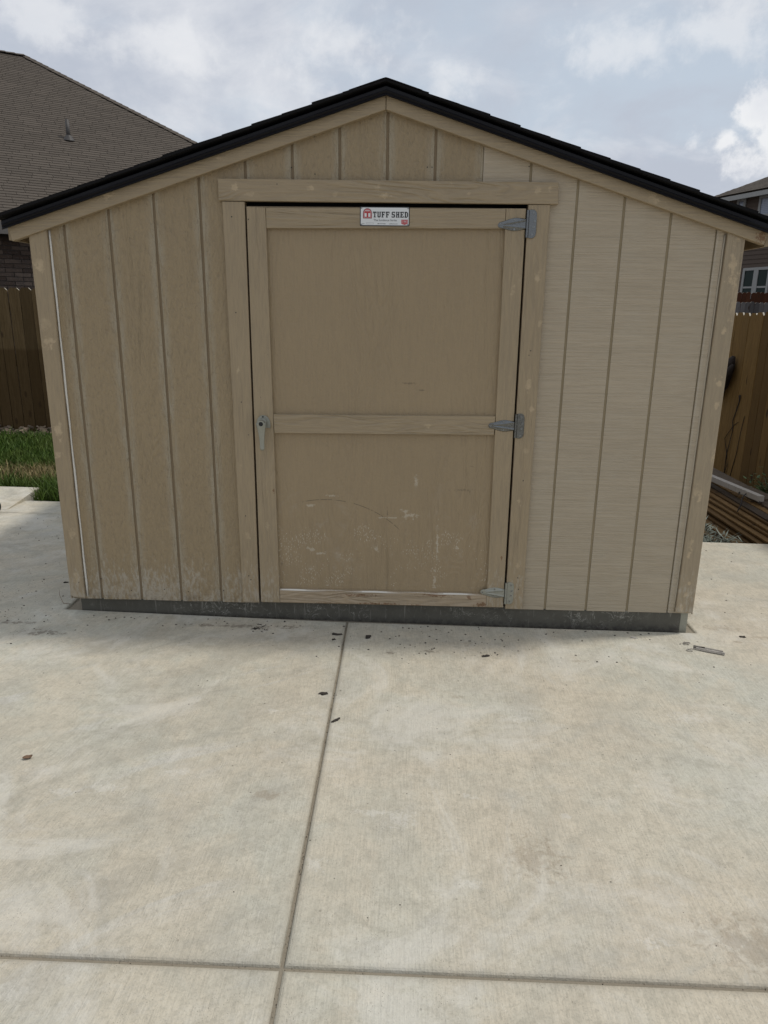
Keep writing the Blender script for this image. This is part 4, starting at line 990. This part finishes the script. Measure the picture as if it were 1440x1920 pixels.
# plumbing vent with its flashing
vb = Vector((-6.617, 15.277, 4.69))
b = MB(); b.tube([vb + Vector((0, 0, -.05)), vb + Vector((0, 0, .36))], .036, 12); vp = b.build('vent_pipe', M['pipe'], house, smooth=True)
b = MB(); b.tube([vb + nrm * .0 - upv * .02, vb + nrm * .06 + Vector((0, 0, .03))], [.11, .045], 14); b.build('vent_flashing', M['pipe'], house)

# ------------------------------------------------------------------ right house: two storeys, brown lap siding
e2 = Vector((-.34, .94, 0)).normalized(); n2v = Vector((.94, .34, 0)).normalized()
Q0 = Vector((11.05, 28.6, 5.60))                    # far left eave corner
h2 = thing('two_storey_house', tuple(Q0 - e2 * 5 + n2v * 4 - Vector((0, 0, 5.9))), 'two-storey brown lap-sided house with a grey hipped roof, right behind the fences', 'house')
W2, L2h = 9.0, 14.; rise = W2 / 2 * .47
a0 = Q0; a1 = Q0 - e2 * L2h; c0 = Q0 + n2v * W2; c1 = a1 + n2v * W2
r0 = Q0 + n2v * W2 / 2 - e2 * W2 / 2 + Vector((0, 0, rise)); r1 = a1 + n2v * W2 / 2 + e2 * W2 / 2 + Vector((0, 0, rise))
b = MB(); b.add([a0, a1, c1, c0, r0, r1], [(0, 4, 5, 1), (0, 3, 4), (3, 2, 5, 4), (1, 5, 2), (0, 1, 2, 3)]); rf2 = b.build('roof', M['shgrey'], h2)
b = MB(); up2 = (n2v + Vector((0, 0, .47))).normalized(); nr2 = up2.cross(-e2).normalized()
if nr2.z < 0: nr2 = -nr2
sl2 = W2 / 2 * math.sqrt(1 + .47 ** 2)
for c in range(int(sl2 / .143)):
    v = c * .143; um = v / math.sqrt(1 + .47 ** 2); u_ = um + r.uniform(0, .3) + .05
    while u_ < L2h - um - .4:
        P_ = Q0 - e2 * u_ + up2 * v + nr2 * .004
        b.add([P_, P_ - e2 * .33, P_ - e2 * .33 + nr2 * .01, P_ + nr2 * .01, P_ - e2 * .33 + up2 * .16, P_ + up2 * .16], [(0, 1, 2, 3), (3, 2, 4, 5)]); u_ += .336
tag(b.build('shingles', M['shgrey'], rf2), kind='stuff')
b = MB()
for q0, q1 in ((a0, a1), (a0, c0), (c0, c1), (c1, a1)):
    e_ = (q1 - q0); L = e_.length; ex = e_.normalized(); ez = Vector((0, 0, 1)); ey = ez.cross(ex); MM = Matrix((ex, ey, ez)).transposed().to_4x4(); MM.translation = q0
    b.box(-.02, L + .02, -.03, .03, -.21, -.06, 0, MM)
b.build('fascia', M['trimgrey'], h2)
O2 = .40
wq = [Q0 - e2 * O2 + n2v * O2, a1 + e2 * O2 + n2v * O2, c1 + e2 * O2 - n2v * O2, c0 - e2 * O2 - n2v * O2]
b = MB(); b.add([(p.x, p.y, -.3) for p in wq] + [(p.x, p.y, 5.55) for p in wq], [(0, 1, 5, 4), (1, 2, 6, 5), (2, 3, 7, 6), (3, 0, 4, 7)]); w2 = b.build('wall', M['sidbrown'], h2)
Rw = Matrix((-e2, -n2v, Vector((0, 0, 1)))).transposed()    # local: x along the wall towards the camera, -y outwards? (y = outward normal)
LW = (wq[1] - wq[0]).length
LAP = .146; lapm = MB(); lapm.add([(0, 0, LAP + .02), (LW, 0, LAP + .02), (LW, .022, 0), (0, .022, 0), (0, 0, 0), (LW, 0, 0)], [(0, 1, 2, 3), (3, 2, 5, 4), (0, 3, 4), (1, 5, 2)]); lapm = lapm.mesh('lap_board', M['sidbrown'])
for i in range(int(5.7 / LAP)):
    o = obj('lap_board', lapm); o.parent = w2; o.matrix_parent_inverse = (h2.matrix_basis @ w2.matrix_parent_inverse @ w2.matrix_basis).inverted()
    MM = Rw.to_4x4(); MM.translation = Vector((wq[0].x, wq[0].y, -.25 + i * LAP)); o.matrix_basis = MM
def wpt(px, py):                                    # measured window corners on this wall: distance along and height
    v = Fv + Rv * ((px - 720) / 1331) - Uv * ((py - 960) / 1331); o3 = Vector((.09014, 0, 1.515)); t = (wq[0] - o3).dot(n2v) / v.dot(n2v); P_ = o3 + v * t
    return (P_ - wq[0]).dot(-e2), P_.z
def window(s0, s1, z0, z1, glass, cols=1, rails=()):
    MM = Rw.to_4x4(); MM.translation = Vector((wq[0].x, wq[0].y, 0)); t = .09
    f = MB()
    for a, c, p_, q in ((s0, s1, z0, z0 + t), (s0, s1, z1 - t, z1), (s0, s0 + t, z0 + t, z1 - t), (s1 - t, s1, z0 + t, z1 - t)): f.box(a, c, .0, .06, p_, q, 0, MM)
    w_ = (s1 - s0) / cols
    for j in range(1, cols): f.box(s0 + j * w_ - .10, s0 + j * w_ + .10, .0, .058, z0 + t, z1 - t, 0, MM)
    for zz in rails: 
        for j in range(cols): f.box(s0 + j * w_ + (t if j == 0 else .10), s0 + (j + 1) * w_ - (t if j == cols - 1 else .10), .0, .05, zz - .03, zz + .03, 0, MM)
    f = f.build('window', M['trimgrey'], w2)
    # panes belong to the wall part's window; kept one mesh with its frame level
    g_ = MB(); g_.box(s0 + t * .9, s1 - t * .9, .026, .032, z0 + t * .9, z1 - t * .9, 0, MM); g_.build('pane', glass, w2)
s_a, z_a = wpt(1396, 503); s_b, _ = wpt(1426 + 18, 500); _, z_b = wpt(1393, 560)
s_m = wpt(1421, 503)[0]; window(s_a, s_a + 2 * (s_m - s_a), z_b - .2, z_a, M['glass'], 2, (wpt(1400, 539)[1],))
s_a, z_a = wpt(1385, 374); s_b, z_b = wpt(1398, 397); window(s_a, s_b, z_b - .4, z_a, M['glassblue'])
s_a, z_a = wpt(1427, 368); _, z_b = wpt(1425, 408); window(s_a, s_a + 1.1, z_b, z_a, M['glassblue'])

# ------------------------------------------------------------------ the pile of old boards beside the right fence
def board(x, y, z, L, w, t, yaw, roll, mat_, label, group='old boards stacked beside the right fence', tilt=0.):
    b = MB(); b.box(-w / 2, w / 2, -L / 2, L / 2, -t / 2, t / 2); o = b.build('loose_board', mat_, bevel=.0015)
    o.location = (x, y, z); o.rotation_euler = (tilt, roll, yaw); return tag(o, label, 'board', group)
r = random.Random(4); zz = -.225
labs = ['lowest board of the pile, half hidden at the slab edge', 'thin board lying on the lowest one at the slab edge', 'third board from the bottom of the pile, with a frayed dark edge', 'warm brown board fourth from the bottom of the pile',
        'long golden brown board halfway up the pile with a pale worn edge', 'board just above the golden brown one, crossed by a dark twig', 'narrow grey-brown board above the twig-crossed one', 'upper brown board of the pile, its near end out of the photo',
        'split brown board near the top of the pile', 'grey-brown weathered board at the top left of the pile', 'cracked grey board at the top of the pile under the leaf litter', 'grey board directly in front of the pale bleached timber']
r = random.Random(4)
spec = [(2.57, -.205, 0), (2.60, -.182, 0), (2.615, -.146, 0), (2.655, -.118, 0), (2.665, -.072, 0), (2.70, -.045, 0), (2.725, -.012, 0), (2.75, .016, 0), (2.785, .040, 0), (2.815, .062, 1), (2.86, .080, 0), (2.905, .098, 1)]
for i, (xl, z, gk) in enumerate(spec):
    board(xl + .068, 5.90 + r.uniform(-.05, .10), z, 2.02 + r.uniform(-.06, .06), .138, .0165, r.uniform(-.022, .022), r.uniform(-.20, -.10), M['lumbergrey'] if gk else M['lumber'], labs[i], tilt=r.uniform(-.006, .006))
board(2.825, 5.96, .138, 1.05, .045, .045, .125, -.05, M['lumberpale'], 'pale bleached timber lying on top of the board pile')
board(2.93, 6.15, .118, 1.3, .10, .02, .10, -.12, M['lumbergrey'], 'brown-grey board behind the pale bleached timber')
b = MB()
for i in range(7): b.box(2.66 + i * .075, 2.66 + (i + 1) * .075 - .006, 5.05, 6.85, -.245, -.235 + i * .042)
tag(b.build('buried_boards', M['lumber']), 'darker boards buried inside the pile', 'board', kind='stuff')
def twig(name, pts, rad, label, cat, mat_=None, group=None):
    b = MB(); b.tube(pts, rad, 5); return tag(b.build(name, mat_ or M['bark'], smooth=True), label, cat, group)
twig('twig', [(2.71, 5.42, .035), (2.76, 5.48, .075), (2.80, 5.56, .11), (2.84, 5.60, .135), (2.90, 5.62, .15)], [.004, .006, .006, .005, .003], 'short dark twig lying across the middle of the board pile', 'twig')
b = MB(); r = random.Random(8)
for i in range(70):
    cx, cy = 2.88 + r.gauss(0, .035), 5.68 + r.gauss(0, .10); s_ = r.uniform(.006, .018); MM = Matrix.Translation((cx, cy, .112 + r.uniform(0, .02))) @ Matrix.Rotation(r.uniform(0, 6), 4, 'Z') @ Matrix.Rotation(r.uniform(-.8, .8), 4, 'Y')
    b.add([MM @ Vector(p_) for p_ in ((-s_, 0, 0), (0, -s_ * .4, .003), (s_, 0, 0), (0, s_ * .4, .003))], [(0, 1, 2, 3)])
tag(b.build('leaf_litter', M['debris']), 'dark leaf litter caught on the upper boards', 'litter', kind='stuff')
# climbing stems on the right fence, and the dark limp thing hung on it
xf = 3.388
twig('vine', [(xf, 7.22, -.10), (xf, 7.23, .15), (xf - .01, 7.15, .40), (xf, 7.20, .50), (xf - .01, 7.13, .605), (xf, 7.12, .70), (xf - .012, 7.10, .76)], [.004, .004, .0035, .004, .005, .006, .010], 'bare dark vine stem with a knotted top climbing the honey brown fence', 'vine')
twig('vine', [(xf, 7.10, -.10), (xf, 7.02, .20), (xf - .008, 6.98, .42), (xf, 6.97, .56), (xf - .01, 6.94, .58)], [.0035, .003, .003, .003, .002], 'thin curved vine stem right of the knotted one on the fence', 'vine')
twig('vine', [(xf, 7.23, -.05), (xf - .01, 7.16, .05), (xf, 7.23, .16), (xf - .01, 7.30, .30), (xf, 7.17, .45), (xf, 7.08, .50)], [.003, .004, .004, .003, .003, .002], 'hair-thin looping vine tangled low around the knotted stem', 'vine')
b = MB()
b.tube([(xf - .03, 7.55, .70), (xf - .045, 7.46, .84), (xf - .05, 7.39, .96), (xf - .045, 7.33, 1.06), (xf - .03, 7.31, 1.12)], [.03, .070, .062, .045, .018], 9)
b.tube([(xf - .06, 7.48, .74), (xf - .07, 7.39, .86), (xf - .07, 7.30, .96), (xf - .06, 7.24, 1.04)], [.03, .042, .040, .016], 9)
tag(b.build('work_glove', M['bark'], smooth=True), 'dark crumpled glove-like shape hung on the right fence beside the shed corner', 'glove')
def plant(name, cx, cy, cz, n, h, mat_, label, cat, seed, wl=.012):
    name2 = wl < .008; t = thing(name, (cx, cy, cz), label, cat); r = random.Random(seed); b = MB(); st = MB()
    for i in range(n):
        a = r.uniform(0, 6.28); l = h * r.uniform(.5, 1); tip = Vector((cx + math.cos(a) * l * .6, cy + math.sin(a) * l * .6, cz + l * r.uniform(.5, 1)))
        mid = Vector((cx, cy, cz)).lerp(tip, .55) + Vector((0, 0, l * .12)); st.tube([(cx, cy, cz), mid, tip], [.003, .002, .001], 4)
        for j in range(6):
            p_ = Vector((cx, cy, cz)).lerp(tip, .3 + j * .13) + Vector((r.uniform(-1, 1), r.uniform(-1, 1), r.uniform(-1, 1))) * .02; aa = r.uniform(0, 6.28); q = Vector((math.cos(aa), math.sin(aa), r.uniform(-.3, .5))) * l * (.40 if name2 else .16); s_ = q.cross(Vector((0, 0, 1))).normalized() * wl
            b.add([p_, p_ + q * .5 + s_, p_ + q, p_ + q * .5 - s_], [(0, 1, 2, 3)])
    b.build('leaves', mat_, t); st.build('stems', mat_, t); return t
plant('weed', 3.26, 6.02, -.05, 46, .36, M['leaf'], 'leafy green weed at the right edge beside the boards and fence', 'weed', 3)
plant('weed', 2.36, 5.02, -.22, 60, .30, M['foil'], 'silvery pale weed tucked between the slab edge and the shed corner', 'weed', 6, .005)

# ------------------------------------------------------------------ small things on the slab
def flake(name, x, y, rx, ry, rot, mat_, label, cat, h=.006, group=None, n=11, jit=.45, seed=1):
    r_ = random.Random(seed); P_ = blob_poly(0, 0, rx, ry, n, rot, jit, r_); b = MB(); z = gz(x)
    vs = [(a, c, .0006 + r_.uniform(0, h)) for a, c in P_] + [(a, c, -.0004) for a, c in P_] + [(0, 0, h * .9)]
    n_ = len(P_); fs = [(i, (i + 1) % n_, 2 * n_) for i in range(n_)] + [(i + n_, (i + 1) % n_ + n_, (i + 1) % n_, i) for i in range(n_)]
    b.add(vs, fs); o = b.build(name, mat_); o.location = (x, y, z); return tag(o, label, cat, group)
flake('dead_leaf', -.214, 3.140, .020, .008, .1, M['debris'], 'dark crumpled leaf lying left of the slab joint near the shed', 'leaf', .008, seed=2)
flake('dead_leaf', -.225, 3.085, .010, .006, .6, M['debris'], 'small dark leaf scrap left of the joint, just in front of the crumpled leaf', 'leaf', .006, seed=3)
flake('dead_leaf', -.062, 3.126, .017, .013, .9, M['debris'], 'dark torn leaf right of the slab joint near the shed', 'leaf', .012, seed=4)
flake('dead_leaf', -.218, 2.586, .017, .008, .3, M['debris'], 'dark brown leaf left of the joint halfway down the slab', 'leaf', .008, seed=5)
flake('dead_leaf', -.150, 2.393, .018, .006, .7, M['debris'], 'narrow dark leaf beside the right edge of the joint', 'leaf', .007, seed=6)
flake('dead_leaf', 1.787, 3.262, .020, .007, -.1, M['debris'], 'black curled leaf on the slab right of the shed corner', 'leaf', .008, seed=7)
flake('dead_leaf', -.62, 3.175, .016, .008, .2, M['debris'], 'dark leaf scrap in front of the left door jamb', 'leaf', .006, seed=9)
flake('dead_leaf', .485, 2.97, .022, .010, .2, M['debris'], 'thin brown leaf on the slab in front of the hinge side', 'leaf', .004, seed=12)
flake('dead_leaf', -1.80, 3.69, .018, .006, .3, M['debris'], 'small dark leaf on the slab left of the shed', 'leaf', .006, seed=13)
# curled seed-pod like leaf on the left
b = MB(); n = 9; vs = []
for i in range(n):
    t = i / (n - 1) * 2 - 1; w_ = math.sqrt(max(0, 1 - t * t)) 
    for j in range(7):
        a = (j / 6 - .5) * 2.6; vs.append((t * .017, math.sin(a) * .010 * w_, .010 - math.cos(a) * .008 * w_ + .001 * math.sin(t * 20)))
b.add(vs, [(i * 7 + j, i * 7 + j + 1, (i + 1) * 7 + j + 1, (i + 1) * 7 + j) for i in range(n - 1) for j in range(6)])
o = b.build('curled_leaf', M['dryleaf'], smooth=True); o.location = (-1.186, 2.091, gz(-1.186)); o.rotation_euler = (0, 0, .4); so_ = o.modifiers.new('s', 'SOLIDIFY'); so_.thickness = .001
tag(o, 'single curled reddish-brown leaf alone on the left of the slab', 'leaf')
# split piece of wood and its slivers on the right
b = MB(); r = random.Random(15)
for i, (l, w_, h_, dx_, dy_) in enumerate(((.125, .011, .013, 0, 0), (.10, .007, .018, .004, .006), (.135, .006, .008, -.006, -.007), (.05, .004, .02, -.05, .004))):
    P_ = []
    vs = []
    for s2 in range(7):
        t = s2 / 6 - .5; q = w_ * (1 - abs(t) * .9) * r.uniform(.7, 1.2)
        for a in range(5):
            an = 2 * math.pi * a / 5; vs.append((dx_ + t * l, dy_ + math.cos(an) * q * .6, h_ * .5 + math.sin(an) * h_ * .42))
    b.add(vs, [(s3 * 5 + a, s3 * 5 + (a + 1) % 5, (s3 + 1) * 5 + (a + 1) % 5, (s3 + 1) * 5 + a) for s3 in range(6) for a in range(5)] + [tuple(range(5)), tuple(30 + a for a in range(5))])
o = b.build('wood_splinter', M['stick']); o.location = (1.555, 3.085, gz(1.55) + .001); o.rotation_euler = (0, 0, -.42); tag(o, 'split piece of weathered grey wood on the slab in front of the right corner', 'wood scrap')
for (x, y, rot, lab, sd) in ((1.465, 3.095, .3, 'pale ring-shaped wood shaving just left of the split wood', 1), (1.475, 3.165, 0, 'smaller pale shaving behind the split wood', 2)):
    b = MB(); n = 18; b.tube([(math.cos(t * 5.4 / n) * .015, math.sin(t * 5.4 / n) * .011, .004 + .002 * math.sin(t)) for t in range(n)], .0022, 5); o = b.build('wood_shaving', M['stick']); o.location = (x, y, gz(x)); o.rotation_euler = (0, 0, rot); tag(o, lab, 'wood shaving')
flake('wood_chip', 1.235, 3.215, .02, .008, -.1, M['stick'], 'grey wood chip against the foot of the shed near its right corner', 'wood chip', .008, seed=31)
# crumbs
b = MB(); r = random.Random(77)
def crumb(cx, cy, s_):
    z = gz(cx); a0 = r.uniform(0, 6); e_ = r.uniform(.5, 1); n = 5
    b.add([(cx + s_ * math.cos(a0 + i * 1.257) * r.uniform(.6, 1.3), cy + s_ * e_ * math.sin(a0 + i * 1.257) * r.uniform(.6, 1.3), z + .0002) for i in range(n)] + [(cx, cy, z + s_ * .7)], [(i, (i + 1) % n, n) for i in range(n)])
for i in range(760):
    u_ = r.random()
    if u_ < .30: cx, cy = r.gauss(-1.95, .22), r.gauss(3.15, .28)
    elif u_ < .45: cx, cy = r.uniform(-2.6, -1.67), r.uniform(3.2, 5.0)
    elif u_ < .60: cx, cy = r.gauss(.35, .28), r.gauss(3.05, .10)
    elif u_ < .64: cx, cy = r.gauss(-.58, .04), r.gauss(3.19, .03)
    elif u_ < .76: cx, cy = r.uniform(-1.5, 1.5), 3.285 - abs(r.gauss(0, .05)) 
    elif u_ < .86: cx, cy = r.uniform(1.6, 2.6), r.uniform(2.6, 4.75)
    else: cx, cy = r.uniform(-1.6, 1.6), r.uniform(1.4, 3.2)
    if SX0 - .01 < cx < SX1 + .01 and cy > YW - .03: continue
    if abs(cx - JX) < .01: continue
    crumb(cx, cy, r.choice((.0018, .0025, .003, .0045, .006)) if cy > 2.9 else r.choice((.0010, .0014, .0018, .0026)))
tag(b.build('grit', M['debris']), 'scattered dark crumbs of dirt on the slab around the shed', 'grit', kind='stuff')
# soil in the slot beside the shed
b = MB(); b.box(SX0, SX1, YW + .03, YB, -.30, -.055); tag(b.build('slot_soil', M['shadesoil']), kind='structure')  # deep shade of the slot is painted into this soil colour
# dry grass blade poking out by the left corner
twig('grass_stem', [(-1.640, 3.40, gz(-1.64) + .0), (-1.675, 3.40, .02), (-1.70, 3.42, .055), (-1.705, 3.43, .09)], [.0015, .0013, .001, .0006], 'thin curved dry stem beside the left foot of the shed', 'stem', M['dryleaf'])
# black wheel cut by the left frame edge
w_ = thing('wheel', (-2.94, 4.97, gz(-2.9)), 'small black wheel standing on the slab, cut off by the left edge of the photo', 'wheel')
b = MB(); vs = []; R0, r0_ = .050, .014
for i in range(24):
    a = 2 * math.pi * i / 24
    for j in range(8):
        c_ = 2 * math.pi * j / 8; rr = R0 + r0_ * math.cos(c_); vs.append((-2.936 + rr * math.cos(a), 4.97 + r0_ * 1.2 * math.sin(c_), gz(-2.9) + R0 + r0_ + rr * math.sin(a)))
b.add(vs, [(i * 8 + j, i * 8 + (j + 1) % 8, ((i + 1) % 24) * 8 + (j + 1) % 8, ((i + 1) % 24) * 8 + j) for i in range(24) for j in range(8)]); b.build('tyre', M['rubber'], w_, smooth=True)
b = MB(); b.tube([(-2.936, 4.955, gz(-2.9) + .064), (-2.936, 4.985, gz(-2.9) + .064)], .038, 18); b.build('hub', M['rubber'], w_)
